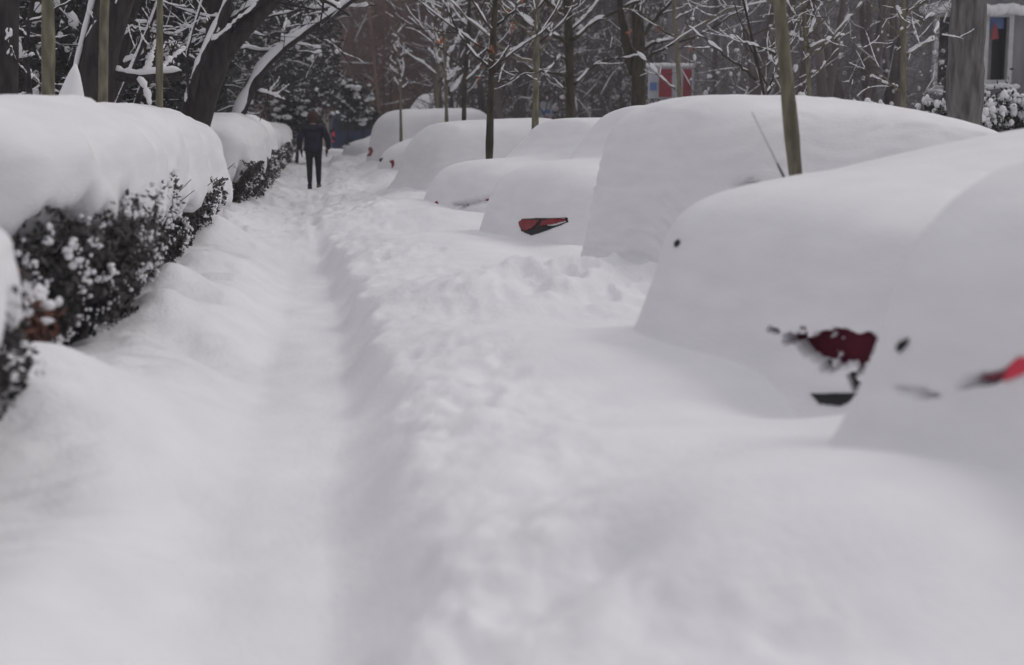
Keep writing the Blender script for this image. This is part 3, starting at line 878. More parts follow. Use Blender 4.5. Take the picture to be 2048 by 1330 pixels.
young_tree(1277, 206, 30, 30, 1275, "stout forking tree rising behind the left end of the tall boxy car", 'black_bark', 5, 9, 4.2, 12, 2.6, 3, .4, snow_w=1.3, group=YG,
           limbs=[([(1268, 150), (1248, 70), (1240, 0)], 22, 0), ([(1284, 100), (1308, 86), (1335, 80)], 8, 7), ([(1286, 70), (1310, 40), (1345, 0)], 10, 5), ([(1285, 120), (1330, 95), (1420, 60), (1480, 20)], 6, 2)])
young_tree(1360, 200, 27, 11, 1350, "thin greenish stem in front of the red and white banner", 'green_bark', 6, 7, 3.0, 10, 1.8, 3, .4, group=YG, leaves_n=3,
           limbs=[([(1350, 178), (1325, 160), (1300, 132)], 4, 5), ([(1354, 80), (1400, 50), (1450, 20), (1500, 10)], 5, 3)])
young_tree(1806, 225, 17.5, 13, 1808, "thin greenish tree with snow-topped side branches, left of the big grey trunk", 'green_bark', 7, 6, 3.05, 9, .9, 2, .4, snow_w=1.2, group=YG,
           limbs=[([(1812, 112), (1840, 92), (1868, 80), (1872, 62)], 5, 6.5), ([(1795, 64), (1820, 52), (1848, 42), (1853, 36)], 5, 4.5), ([(1800, 70), (1770, 38), (1735, -5)], 4, 0), ([(1803, 32), (1786, 8), (1770, -20)], 8, 6), ([(1812, 30), (1840, 5), (1860, -20)], 6, 4), ([(1801, 186), (1776, 162), (1745, 128)], 4, 0), ([(1798, 178), (1785, 172)], 4, 5)])
young_tree(1619, 205, 21, 11, 1612, "thin tree with rusty lower stem and dense snowy twigs, right of the thick greenish stem", 'green_bark', 8, 6, 2.9, 11, 1.0, 3, .45, snow_w=1.2, group=YG, leaves_n=2,
           limbs=[([(1618, 112), (1652, 92), (1690, 46)], 6, 4.5), ([(1616, 110), (1600, 60), (1588, 0)], 6, 2), ([(1620, 148), (1640, 140), (1655, 122)], 4, 3.5), ([(1618, 96), (1640, 86), (1668, 76)], 5, 5), ([(1618, 60), (1650, 40), (1665, 0)], 6, 2), ([(1612, 90), (1596, 74), (1580, 70)], 5, 6)])
young_tree(1530, 200, 20, 7, 1490, "slim many-twigged sapling left of the thick greenish stem", 'black_bark', 9, 5, 2.4, 8, .9, 3, .4, group=YG,
           limbs=[([(1512, 160), (1470, 125), (1420, 86)], 6, 5.5), ([(1540, 182), (1505, 110), (1480, 40)], 4, 0), ([(1552, 110), (1515, 92), (1484, 82)], 5, 4.5), ([(1535, 190), (1546, 150), (1556, 120)], 4, 4)])
young_tree(802, 268, 38, 7, 797, "small sapling with a snowy top, in front of the far snow-covered van", 'green_bark', 10, 4.2, 2.5, 14, .45, 2, .8, snow_w=2.0, group=YG)
young_tree(874, 234, 44, 9, 872, "left one of two thin far stems behind the rounded hatchback", 'green_bark', 11, 7, 2.8, 11, 1.5, 2, .5, snow_w=1.8, group=YG)
young_tree(893, 232, 36, 8, 888, "right one of two thin far stems behind the rounded hatchback, twigs thick with snow", 'green_bark', 12, 6, 2.3, 15, 1.0, 2, .8, snow_w=2.6, group=YG)
young_tree(928, 232, 34, 11, 930, "dark stem behind the rounded hatchback, left of the black-barked young tree", 'black_bark', 13, 7, 2.6, 11, 1.6, 3, .4, snow_w=1.3, group=YG, leaves_n=3)
FG = "short black far stems above the snow-covered van"
young_tree(752, 216, 75, 7, 752, "leftmost of three short black far stems above the snow-covered van", 'black_bark', 14, 5, 3.4, 5, 1.0, 1, group=FG)
young_tree(768, 216, 76, 5, 769, "middle one of three short black far stems above the snow-covered van", 'black_bark', 15, 5, 3.4, 5, 1.0, 1, group=FG)
young_tree(781, 216, 77, 6, 782, "rightmost of three short black far stems above the snow-covered van", 'black_bark', 16, 5, 3.4, 5, 1.0, 1, group=FG)
LG = "slim stems behind the big hedge"
young_tree(96, 200, 12.5, 28, 98, "thickest of the greenish stems behind the big hedge, nearest the left edge", 'green_bark', 21, 6, 3.6, 6, 1.3, 2, .4, group=LG)
young_tree(206, 200, 14, 21, 208, "greenish stem dotted with snow, middle one of three behind the big hedge", 'green_bark', 22, 6, 3.6, 6, 1.3, 2, .4, group=LG)
young_tree(319, 200, 17, 16, 318, "brownish stem, rightmost of three behind the big hedge", 'green_bark', 23, 6, 3.6, 6, 1.3, 2, .4, group=LG)
young_tree(1930, 262, 19, 70, 1928, "big grey old trunk in front of the house windows at the right", 'grey_bark', 24, 9, 4.4, 10, 3.0, 2, .5, name="old_tree", r_top=.7)
PG = "pale grey tall trunks in front of the far buildings"
young_tree(1072, 205, 62, 38, 1070, "pale grey far trunk behind the greenish young stem", 'pale_bark', 25, 14, 7.5, 12, 3.0, 2, .4, snow_w=2, name="tall_tree", r_top=.6, group=PG)
young_tree(1203, 205, 56, 38, 1200, "pale grey far trunk between the dark branching tree and the stout forking tree", 'pale_bark', 26, 14, 7.5, 12, 3.0, 2, .4, snow_w=2, name="tall_tree", r_top=.6, group=PG)
young_tree(1412, 200, 46, 38, 1408, "pale grey far trunk just right of the red and white banner", 'pale_bark', 27, 12, 6.0, 12, 3.0, 2, .4, snow_w=2, name="tall_tree", r_top=.6, group=PG)

def old_tree(path, w0, w1, Y, label, seed, bark='dark_bark', snow_side=None, nb=10, blen=3.0, group=None, b_from=.35, snow_p=.7, snow_w=1.6, extra=(), mat_crown='dark_bark', name="old_tree", strip=0.0, updir=.1, limbs=()):
    """path: pixel points from the base up; extra: further limbs as pixel paths with widths"""
    rng = np.random.default_rng(seed)
    P = np.array([at(x, y, Y + dy) for (x, y, dy) in path])
    d = P[-1] - P[-2]
    P = np.vstack([P[0] - (P[1] - P[0]) / max(P[1][2] - P[0][2], .01) * (P[0][2] - .1), P, P[-1] + d / np.linalg.norm(d) * 2.2, P[-1] + d / np.linalg.norm(d) * 4.0])
    ts = np.linspace(0, 1, 24)
    u = np.linspace(0, 1, len(P))
    PP = np.stack([np.interp(ts, u, P[:, k]) for k in range(3)], -1)
    for _ in range(2):
        PP[1:-1] = (PP[:-2] + 2 * PP[1:-1] + PP[2:]) / 4
    R = np.interp(ts, [0, .2, .75, 1], [w0 * 1.15, w0, w1, w1 * .45]) / 2 * Y / FPX
    root = thing(name, tuple(PP[0] * [1, 1, 0]), label, "tree", group)
    tr, tw, sn = MB(), MB(), MB()
    tr.tube(PP, R, 16)
    def snow_strip(A, RR, wd):
        dd = np.gradient(A, axis=0)
        dd /= np.linalg.norm(dd, axis=1)[:, None]
        upv = np.array([0, 0, 1.0]) - dd * dd[:, 2:3]
        nu = np.linalg.norm(upv, axis=1)[:, None]
        upv = np.where(nu > .05, upv / np.maximum(nu, .05), 0)
        q = np.linspace(0, 1, 50)
        uu = np.linspace(0, 1, len(A))
        A2 = np.stack([np.interp(q, uu, (A + upv * RR[:, None] * .75)[:, k]) for k in range(3)], -1)
        r2 = np.interp(q, uu, RR) * wd * .72 * (1 + .5 * vnoise(q * 14, 0, 0, seed)) * np.minimum(1, np.interp(q, uu, nu[:, 0]) * 4)
        sn.tube(A2, np.maximum(r2, .003), 9)
    if strip: snow_strip(PP, R, strip)
    for (lp, lw0, lw1, st) in extra:
        E = np.array([at(x, y, Y + dy) for (x, y, dy) in lp])
        dE = E[-1] - E[-2]
        E = np.vstack([E, E[-1] + dE / np.linalg.norm(dE) * 1.5])
        t2 = np.linspace(0, 1, 14)
        E = np.stack([np.interp(t2, np.linspace(0, 1, len(E)), E[:, k]) for k in range(3)], -1)
        for _ in range(2):
            E[1:-1] = (E[:-2] + 2 * E[1:-1] + E[2:]) / 4
        RE = np.linspace(lw0, lw1, 14) / 2 * Y / FPX
        tr.tube(E, RE, 10)
        if st: snow_strip(E, RE, st)
        for q in range(4):
            i0 = rng.integers(4, 13)
            grow(rng, E[i0], rng.normal(size=3) * [1, .7, .5] + [0, 0, .1], blen * .5, RE[i0] * .4, 2, tw, sn, snow_p, .8, updir, (3, 4), 6, snow_w)
    for (lp, lw, sw_) in limbs:
        lay_limb(rng, tr, tw, sn, lp, lw, sw_, Y, snow_p, 4, .7)
    for q in range(nb):
        f_ = b_from + (1 - b_from) * q / nb
        i0 = int(f_ * 22)
        an_ = rng.uniform(0, 6.28)
        grow(rng, PP[i0], (math.cos(an_), math.sin(an_) * .8, rng.uniform(-.1, .7)), blen * rng.uniform(.6, 1.1), R[i0] * .38, 3, tw, sn, snow_p, .8, updir, (3, 4), 6, snow_w)
    tr.build("trunk", bark, root)
    if tw.n: tw.build("crown", mat_crown, root)
    if sn.n: sn.build("snow", 'twig_snow', root)
    return root
OG = "dark old trees behind the hedges"
old_tree([(12, 190, 0), (16, 0, 0)], 46, 38, 17, "dark upright trunk at the far left edge", 201, group=OG, nb=2, blen=1.2, snow_p=.5,
         limbs=[([(18, 140), (22, 120), (20, 100)], 8, 8)])
old_tree([(190, 190, 0), (200, 100, 0), (232, 0, 0)], 74, 62, 19, "dark leaning trunk, snow stripe up its left side, between two greenish stems", 202, group=OG, nb=2, blen=1.4, snow_p=.4,
         extra=[([(142, 190, -.1), (158, 110, -.1), (186, 0, -.1)], 6, 5, 2.2)], limbs=[([(40, 50), (90, 30), (160, -10)], 6, 4.5)])
old_tree([(385, 250, 0), (408, 175, 0), (440, 95, 0), (438, 0, 0)], 66, 44, 21.5, "thick dark bent forking trunk with snow packed on its left, right of three stems", 203, group=OG, nb=3, blen=2.2, b_from=.6, snow_p=.4,
         extra=[([(446, 108, 0), (490, 55, 0), (545, 0, 0)], 38, 28, .0), ([(380, 205, -.3), (388, 160, -.4), (406, 110, -.4), (428, 60, -.3)], 16, 8, 1.3), ([(378, 195, -.4), (371, 110, -.4), (404, 5, -.4)], 6, 4, 1.6)])
old_tree([(478, 236, 0), (520, 140, 0), (575, 90, 0), (625, 55, 0)], 18, 12, 27, "leaning tree limb loaded with a broad stripe of snow, left above the walking person", 204, strip=1.5, group=OG, nb=3, blen=1.2, b_from=.3, snow_p=.5,
         limbs=[([(545, 110), (575, 75), (620, 40)], 7, 8), ([(500, 45), (560, 28), (640, 14), (700, 12)], 5, 7), ([(462, 100), (500, 98), (560, 102), (605, 104)], 6, 6), ([(455, 60), (520, 70), (600, 88)], 4, 5), ([(600, 0), (640, 55), (670, 90)], 4, 0)])
old_tree([(240, 195, 0), (272, 120, 0), (305, 40, 0), (330, -30, 0)], 9, 6, 21, "slim slanting snow-striped tree between the dotted stem and the brownish stem", 205, strip=1.2, group=OG, nb=2, blen=1.0, b_from=.4, snow_p=.5,
         limbs=[([(236, 80), (262, 55), (300, 62)], 6, 6), ([(240, 30), (262, 42), (300, 48)], 5, 5)])
old_tree([(278, 195, 0), (305, 120, 0), (345, 40, 0), (350, -10, 0)], 12, 8, 23, "slim dark tree just right of the brownish stem, white limbs crossing it", 206, strip=.8, group=OG, nb=2, blen=1.2, b_from=.4, snow_p=.5,
         limbs=[([(330, 80), (350, 98), (385, 105), (420, 108)], 6, 6), ([(320, 25), (345, 45), (390, 60)], 5, 5), ([(345, 75), (375, 55), (395, 50)], 5, 6)])
old_tree([(60, 195, 0), (50, 90, 0), (66, 0, 0)], 12, 8, 22, "thin dark tree with snowy forks at the far left, behind the thickest greenish stem", 207, group=OG, nb=3, blen=1.2, b_from=.3, snow_p=.5,
         limbs=[([(52, 130), (40, 110), (35, 70)], 6, 6), ([(122, 60), (130, 35), (118, 15)], 6, 9)])
old_tree([(215, 190, 0), (240, 90, 0), (262, 0, 0)], 40, 34, 22, "black trunk half hidden behind the dotted stem", 208, group=OG, nb=1, blen=1.2)
old_tree([(572, 240, 0), (575, 120, 0), (640, 0, 0)], 12, 9, 54, "far dark tree behind the walking person, bare twigs meeting overhead", 209, group=OG, nb=9, blen=3.6, b_from=.4, snow_w=1.2, strip=0, snow_p=.25)

# ------------------------------------------------------------------ woods, far off, too many twigs to count
def woods(name, label, px0, px1, Y0, Y1, top, n, mat, seed, snow_frac=.2, sw=.03, r=(.008, .022), ln=(.5, 1.8), clump=0, trunks=20, xmax=None):
    rng = np.random.default_rng(seed)
    tw, sn = MB(), MB()
    Yv = rng.uniform(Y0, Y1, n)
    px = rng.uniform(px0, px1, n)
    for k in range(n):
        a = at(px[k], 240, Yv[k])
        if xmax is not None and a[0] > xmax: continue
        a[2] = top * rng.beta(1.0, 1.15)
        L_ = rng.uniform(*ln)
        d = rng.normal(size=3) * [1, .6, .8] + [0, 0, .5]
        d /= np.linalg.norm(d)
        b = a + d * L_ * .5 + rng.normal(size=3) * .08 * L_
        c = b + (d + rng.normal(size=3) * .35) * L_ * .5
        rr = rng.uniform(*r)
        tw.tube([a, b, c], [rr, rr * .75, rr * .3], 3, False)
        if rng.random() < snow_frac:
            o = np.array([0, 0, rr + sw * .5])
            w_ = sw * rng.uniform(.5, 1.4)
            sn.tube([a + o * .5, (a + b) / 2 + o, b + o, c + o * .3], [w_ * .4, w_, w_ * .8, w_ * .2], 4, False)
    for k in range(trunks):
        Yt = rng.uniform(Y0, Y1)
        a = at(rng.uniform(px0, px1), 240, Yt)
        if xmax is not None and a[0] > xmax - .5: continue
        rr = rng.uniform(.04, .14)
        lean = rng.normal() * .6
        tw.tube([(a[0], Yt, -.2), (a[0] + lean * .4, Yt, top * .45), (a[0] + lean, Yt, top * .95)], [rr * 1.2, rr, rr * .5], 7, False)
    root = tw.build(name, mat)
    tag(root, label, "woods", kind="stuff")
    if clump:
        P = np.stack([rng.uniform(px0, px1, clump), np.full(clump, 240.), rng.uniform(Y0, Y1, clump)], -1)
        C = np.array([at(*q) for q in P])
        C[:, 2] = top * rng.beta(1.0, 1.5, clump)
        S = (.02 + .10 * rng.beta(1, 3, (clump, 1))) * rng.uniform(.5, 1.5, (clump, 3))
        if xmax is not None: C, S = C[C[:, 0] < xmax], S[C[:, 0] < xmax]
        blobs(sn, C, S * np.clip((Y0 + Y1) / 100, .5, 1.2), seed)
    if sn.n:
        sn.build("snow", 'twig_snow', root)
    return root
def conifer_mass(px0, px1, Y0, Y1, top, n, seed, label, snow=400):
    rng = np.random.default_rng(seed)
    mb, sn = MB(), MB()
    C = np.stack([rng.uniform(px0, px1, n), np.full(n, 240.), rng.uniform(Y0, Y1, n)], -1)
    r_ = np.array([at(*q) for q in C[:1]])
    # vectorised placing
    d = FW[None] + RT[None] * ((C[:, 0:1] - 1024) / FPX) - UP[None] * ((240 - 665) / FPX)
    P = CAM + d * (C[:, 2:3] / d[:, 1:2])
    P[:, 2] = top * rng.uniform(0, 1, n)
    keep = fbm(P[:, 0] * .7, P[:, 1] * .7, P[:, 2] * .9, seed, 3) > -.25
    keep &= (P[:, 0] < -1.9) | ((P[:, 2] > 2.4 + .35 * vnoise(P[:, 0] * 2, P[:, 1], 0, 4)) & (P[:, 0] < .9))
    P = P[keep]
    leaves(mb, P, .07, rng, .5)
    o = mb.build("undergrowth", 'needle')
    tag(o, label, "undergrowth", kind="stuff")
    C = P[rng.integers(0, len(P), snow)] + [0, -.05, .04]
    S = rng.uniform(.02, .085, (snow, 1)) * rng.uniform(.5, 1.5, (snow, 3))
    blobs(sn, C, S, seed + 2)
    # short snowy twigs, drooping
    for k in range(snow):
        a = P[rng.integers(0, len(P))]
        L_ = rng.uniform(.3, .9)
        dd = rng.normal(size=3) * [1, .5, .55]
        dd /= np.linalg.norm(dd)
        w_ = rng.uniform(.006, .016)
        sn.tube([a, a + dd * L_ * .5 + [0, 0, .04], a + dd * L_], [w_ * .4, w_, w_ * .3], 4, False)
    sn.build("snow", 'twig_snow', o)
conifer_mass(-260, 470, 24, 34, 4.6, 60000, 301, "dark tangled evergreen undergrowth behind the left hedges", 620)
conifer_mass(430, 690, 38, 56, 6.5, 36000, 303, "dark evergreen undergrowth behind the walking person", 420)
woods("woodland", "reddish brown bare winter wood above the middle of the path", 520, 1150, 74, 110, 14, 14000, 'brown_twig', 305, .05, .03, (.018, .04), (1.0, 3.0), 260)
woods("thicket", "grey tangle of bare twigs behind the middle street trees", 860, 1420, 48, 66, 8.5, 9000, 'grey_twig', 307, .12, .020, (.010, .024), (.5, 1.7), 1500)
woods("thicket", "bare brownish shrubs before the grey house at the right", 1380, 1900, 30, 36.5, 5.0, 2600, 'grey_twig', 309, .08, .012, (.005, .011), (.3, 1.1), 500, trunks=22)
woods("thicket", "dark bare twigs high over the left hedges", -200, 620, 34, 46, 8.0, 5200, 'dark_bark', 311, .14, .022, (.008, .018), (.5, 1.6), 900, xmax=-2.6)

# snowy shrubs in front of the house
def snowy_shrub(px, py, Y, wd, h, seed, label, n=120):
    rng = np.random.default_rng(seed)
    a = at(px, py, Y)
    root = thing("snowy_shrub", (a[0], Y, .2), label, "shrub", "snowy shrubs in front of the grey house")
    tw, sn = MB(), MB()
    zt = a[2] + h
    for k in range(n):
        e = np.array([a[0] + rng.normal() * wd * .45, Y + rng.normal() * wd * .35, rng.uniform(a[2] - .5, zt)])
        tw.tube([(a[0] + rng.normal() * .1, Y, .2), (np.array([a[0], Y, .5]) + e) / 2 + rng.normal(size=3) * .06, e], [.012, .008, .003], 4, False)
        blobs(sn, e[None] + [0, 0, .02], rng.uniform(.03, .075, (1, 1)) * np.array([[1, 1, 1.15]]), seed + k)
    m = MB()
    C = np.array([a[0], Y, (a[2] + zt) / 2 - .3]) + rng.normal(size=(2500, 3)) * [wd * .42, wd * .3, h * .45]
    leaves(m, C, .04, rng)
    m.build("foliage", 'needle', root)
    tw.build("stems", 'twig', root)
    sn.build("snow", 'twig_snow', root)
snowy_shrub(2020, 262, 23, .55, .62, 401, "snow-tufted shrub at the right edge, tallest of its row", 150)
snowy_shrub(1975, 264, 22.5, .3, .35, 402, "snow-tufted shrub just right of the big grey trunk", 70)
snowy_shrub(1868, 240, 24, .38, .38, 403, "snow-tufted shrub just left of the big grey trunk", 80)
snowy_shrub(1730, 222, 26, .4, .16, 404, "low snow-tufted shrub peeping over the tall boxy car's roof", 60)
snowy_shrub(1606, 206, 24, .22, .12, 405, "lowest snow tuft at the foot of the thin rusty-stemmed tree", 40)
# snowy bush by the blue van
rngb = np.random.default_rng(8)
for (px_, py_, Y_, wd_, hh_, lb_) in [(690, 190, 58, 1.0, .6, "snow-clotted evergreen bush hanging over the blue van"), (722, 236, 60, .8, .4, "snowy curled twigs bush right of the blue van"), (590, 240, 50, 1.1, 1.0, "snowy bush behind the walking person's left shoulder")]:
    a = at(px_, py_, Y_)
    root = thing("snowy_bush", (a[0], Y_, .2), lb_, "bush")
    m = MB(); leaves(m, a + rngb.normal(size=(2600, 3)) * [wd_ * .4, .5, hh_ * .42], .09, rngb); m.build("foliage", 'needle', root)
    m = MB(); blobs(m, a + rngb.normal(size=(70, 3)) * [wd_ * .42, .45, hh_ * .42] + [0, -.3, .1], rngb.uniform(.05, .16, (70, 1)) * np.array([[1.2, 1, .6]]), 9); m.build("snow", 'twig_snow', root)
    m = MB(); m.tube([(a[0], Y_, 0), (a[0] + .1, Y_, a[2] * .6), tuple(a)], [.07, .05, .03], 7); m.build("trunk", 'dark_bark', root)
# snow cone on a stump left
a = at(128, 186, 15.5)
st = thing("tree_stump", (a[0], 15.5, 0), "pointed white snow cone on a stump between the two left greenish stems", "stump")
m = MB(); zz = np.linspace(0, 1, 9)
m.tube([(a[0] + .13 * q, 15.5, a[2] - .5 + q * .80) for q in zz], [.24 * (1 - q) ** .8 + .012 for q in zz], 12); m.build("snow_cone", 'twig_snow', st)
m = MB(); m.tube([(a[0], 15.5, 0), (a[0], 15.5, a[2] - .4)], [.17, .14], 12); m.build("stump", 'dark_bark', st)

# ------------------------------------------------------------------ grey house at the right, banners, far buildings
def wallbox(name, x0, x1, y0, y1, z0, z1, mat, parent=None):
    m = MB()
    m.box(((x0 + x1) / 2, (y0 + y1) / 2, (z0 + z1) / 2), ((x1 - x0) / 2, (y1 - y0) / 2, (z1 - z0) / 2))
    return m.build(name, mat, parent, False)
YH = 38.0
hs = thing("grey_house", (18, YH + 3, 0), "dark grey house at the right with snow-edged white window frames", "house")
hx0, hx1 = at(1440, 240, YH)[0], 34.0
def zpx(py, Y): return at(1024, py, Y)[2]
# front wall with two real openings: wall built of pieces round them
w1 = (at(1868, 0, YH)[0], at(1960, 0, YH)[0], zpx(178, YH), zpx(14, YH))
w2 = (at(1968, 0, YH)[0], at(2026, 0, YH)[0], zpx(166, YH), zpx(14, YH))
m = MB()
def slab(x0, x1, z0, z1): m.box(((x0 + x1) / 2, YH + .2, (z0 + z1) / 2), ((x1 - x0) / 2, .2, (z1 - z0) / 2))
slab(hx0, w1[0], 0, 11)
slab(w1[0], w1[1], 0, w1[2]); slab(w1[0], w1[1], w1[3], 11)
slab(w1[1], w2[0], 0, 11)
slab(w2[0], w2[1], 0, w2[2]); slab(w2[0], w2[1], w2[3], 11)
slab(w2[1], hx1, 0, 11)
m.build("wall", 'facade', hs, False)
wallbox("rear_block", hx0, hx1, YH + .9, YH + 6, 0, 11.0, 'facade', hs)
wallbox("roof", hx0 - .3, hx1, YH - .3, YH + 6.3, 11.0, 11.3, 'facade2', hs)
wallbox("roof_snow", hx0 - .3, hx1, YH - .3, YH + 6.3, 11.3, 11.6, 'twig_snow', hs)
for wi, (x0, x1, z0, z1) in enumerate((w1, w2)):
    fr = MB()
    t_ = .13
    fr.box(((x0 + t_ / 2), YH - .05, (z0 + z1) / 2), (t_ / 2, .09, (z1 - z0) / 2))
    fr.box(((x1 - t_ / 2), YH - .05, (z0 + z1) / 2), (t_ / 2, .09, (z1 - z0) / 2))
    fr.box(((x0 + x1) / 2, YH - .05, z0 + t_ / 2), ((x1 - x0) / 2 - t_, .09, t_ / 2))
    fr.box(((x0 + x1) / 2, YH - .05, z1 - t_ / 2), ((x1 - x0) / 2 - t_, .09, t_ / 2))
    wf = fr.build("window", 'frame', hs, False)
    pn = wallbox("pane", x0 + .1, x1 - .1, YH + .25, YH + .29, z0 + .1, z1 - .1, 'glass', wf)
    cu = MB()
    if wi == 0:
        cu.box((x0 + .1 + (x1 - x0) * .62, YH + .15, (z0 + z1) / 2), (.17, .015, (z1 - z0) / 2 - .12))
    else:
        cu.box((x0 + .24, YH + .15, (z0 + z1) / 2), (.12, .015, (z1 - z0) / 2 - .12))
    cu.build("curtain", 'curtain', wf, False)
    C = np.array([[x, YH - .22, z0 - .04 + .02 * math.sin(x * 9)] for x in np.linspace(x0 - .1, x1 + .1, 16)])
    sb = MB(); blobs(sb, C, np.array([[.13, .14, .075]] * len(C)), 3); sb.build("sill_snow", 'twig_snow', wf)
    C = np.array([[x, YH - .3, z1 + .06 + .03 * math.sin(x * 7)] for x in np.linspace(x0 - .4, x1 + .4, 22)])
    sb = MB(); blobs(sb, C, np.array([[.17, .2, .15]] * len(C)), 4); sb.build("lintel_snow", 'twig_snow', wf)
m = MB()
fx = at(1992, 0, YH - .08)[0]
m.add([(fx - .1, YH - .12, zpx(72, YH)), (fx + .12, YH - .12, zpx(70, YH)), (fx + .06, YH - .12, zpx(44, YH)), (fx - .04, YH - .12, zpx(36, YH)),
       (fx - .1, YH - .09, zpx(72, YH)), (fx + .12, YH - .09, zpx(70, YH)), (fx + .06, YH - .09, zpx(44, YH)), (fx - .04, YH - .09, zpx(36, YH))],
      [[0, 1, 2, 3], [7, 6, 5, 4], [0, 4, 5, 1], [1, 5, 6, 2], [2, 6, 7, 3], [3, 7, 4, 0]])
o = m.build("window_poster", 'sign_red', None, False)
tag(o, "small red cut-out shape hanging in the rightmost house window", "decoration")
m = MB(); m.box((at(2000, 0, YH)[0], YH + .12, zpx(32, YH)), (.2, .015, .2))
o = m.build("window_cloth", 'sign_blue', None, False)
tag(o, "blue cloth behind the top of the rightmost house window", "cloth")

# ledge with snow below the windows (low garden wall)
a, b = at(1955, 200, 30), at(2120, 200, 30)
gw = thing("garden_wall", ((a[0] + b[0]) / 2, 30, 0), "low grey wall with snow on top behind the snow-tufted shrubs", "wall")
wallbox("wall", a[0], b[0], 29.85, 30.15, 0, a[2] - .12, 'facade2', gw)
C = np.array([[x, 30, a[2] - .06] for x in np.linspace(a[0], b[0], 40)])
sb = MB(); blobs(sb, C, np.array([[.14, .2, .11]] * 40), 6); sb.build("snow", 'twig_snow', gw)

# banner board: white-blue panel, red panels, white strip
YB = 40.0
YB = 36.0
def panel(px0, px1, py0, py1, Y, th=.04):
    a, b = at(px0, py1, Y), at(px1, py0, Y)
    m = MB(); m.box(((a[0] + b[0]) / 2, Y, (a[2] + b[2]) / 2), ((b[0] - a[0]) / 2, th, (b[2] - a[2]) / 2))
    return m
bp = at(1340, 200, YB)
bn = thing("banner_board", (bp[0], YB, 0), "red and white banner board behind the thin greenish stem, snow on its top", "banner")
panel(1296, 1388, 133, 197, YB, .03).build("board", 'sign_white', bn, False)
panel(1318, 1344, 138, 194, YB - .05, .012).build("red_field", 'sign_red', bn, False)
panel(1366, 1383, 138, 196, YB - .05, .012).build("red_field", 'sign_red', bn, False)
panel(1300, 1313, 165, 180, YB - .05, .012).build("blue_field", 'sign_blue', bn, False)
for q in (1300, 1384):
    a = at(q, 190, YB + .08)
    m = MB(); m.tube([(a[0], YB + .1, 0), (a[0], YB + .1, zpx(133, YB))], .04, 8); m.build("leg", 'metal', bn)
a, b = at(1296, 131, YB), at(1388, 131, YB)
C = np.array([[x, YB, a[2] + .01] for x in np.linspace(a[0], b[0], 16)])
sb = MB(); blobs(sb, C, np.array([[.06, .07, .06]] * 16), 6); sb.build("snow", 'twig_snow', bn)
YB2 = 50.0
bp = at(1092, 222, YB2)
bn = thing("notice_board", (bp[0], YB2, 0), "small white and blue notice board with a red spot, behind the greenish young stem", "sign")
panel(1080, 1104, 203, 244, YB2, .03).build("board", 'sign_white', bn, False)
panel(1083, 1101, 219, 227, YB2 - .05, .012).build("blue_field", 'sign_blue', bn, False)
panel(1088, 1098, 233, 239, YB2 - .05, .012).build("red_spot", 'sign_red', bn, False)
for q in (1082, 1102):
    a = at(q, 222, YB2)
    m = MB(); m.tube([(a[0], YB2 + .1, 0), (a[0], YB2 + .1, zpx(203, YB2))], .04, 8); m.build("leg", 'metal', bn)
# faint pinkish notice on the house wall behind the shrubs
m = panel(1732, 1756, 132, 174, 37.6, .03)
o = m.build("wall_notice", 'wine_paint', None, False)
tag(o, "faded dull red notice on the grey house wall behind bare shrubs", "notice")

fb = thing("apartment_block", (28, 80, 0), "pale grey apartment block behind the middle trees", "building")
x0, x1 = at(930, 240, 84)[0], at(1420, 240, 84)[0]
wallbox("wall", x0, x1, 84, 96, 0, 18, 'facade2', fb)
wallbox("roof", x0 - .3, x1 + .3, 83.7, 96.3, 18, 18.3, 'facade', fb)
for fl in range(5):
    for q in range(6):
        cx = x0 + (q + .5) * (x1 - x0) / 6
        wf = wallbox("window", cx - .75, cx + .75, 83.9, 83.97, 1.6 + fl * 3.2, 3.2 + fl * 3.2, 'frame', fb)
        wallbox("pane", cx - .66, cx + .66, 83.84, 83.89, 1.7 + fl * 3.2, 3.1 + fl * 3.2, 'glass', wf)

# wooded hill added behind everything to block the sky
ang = np.linspace(-math.radians(75), math.radians(75), 160)
rows = []
for k, (rr, hh) in enumerate([(125, -2), (130, 9), (140, 19), (165, 30), (200, 34)]):
    rows.append(np.stack([rr * np.sin(ang), rr * np.cos(ang), hh + (hh > 0) * 3 * fbm(ang * 14, k * 1.3, 0, 91, 3)], -1))
V = np.array(rows).reshape(-1, 3)
n = 160
Q = np.array([[i_ * n + j_, i_ * n + j_ + 1, (i_ + 1) * n + j_ + 1, (i_ + 1) * n + j_] for i_ in range(4) for j_ in range(n - 1)])
h = mesh_obj("backdrop_hill", V, [Q], 'backdrop_hill')
tag(h, kind="structure")

# ------------------------------------------------------------------ the walking person
def skin_mesh(name, joints, edges, mat, parent, sub=2, root_i=0):
    me = bpy.data.meshes.new(name)
    me.from_pydata([j[0] for j in joints], edges, [])
    o = bpy.data.objects.new(name, me)
    COL.objects.link(o)
    sk = o.modifiers.new("skin", 'SKIN')
    sk.use_smooth_shade = True
    for v, j in zip(me.skin_vertices[0].data, joints):
        r = j[1]
        v.radius = r if isinstance(r, tuple) else (r, r)
    me.skin_vertices[0].data[root_i].use_root = True
    ss = o.modifiers.new("sub", 'SUBSURF')
    ss.levels = ss.render_levels = sub
    dg = bpy.context.evaluated_depsgraph_get()
    bm = bpy.data.meshes.new_from_object(o.evaluated_get(dg))
    o.modifiers.clear()
    o.data = bm
    bm.name = name
    bm.materials.clear()
    bm.materials.append(M[mat])
    for p in bm.polygons: p.use_smooth = True
    o.parent = parent
    return o
pp = at(629, 384, 33.5)
pz = float(ground_z(np.array([pp[0]]), np.array([33.5]))[0])
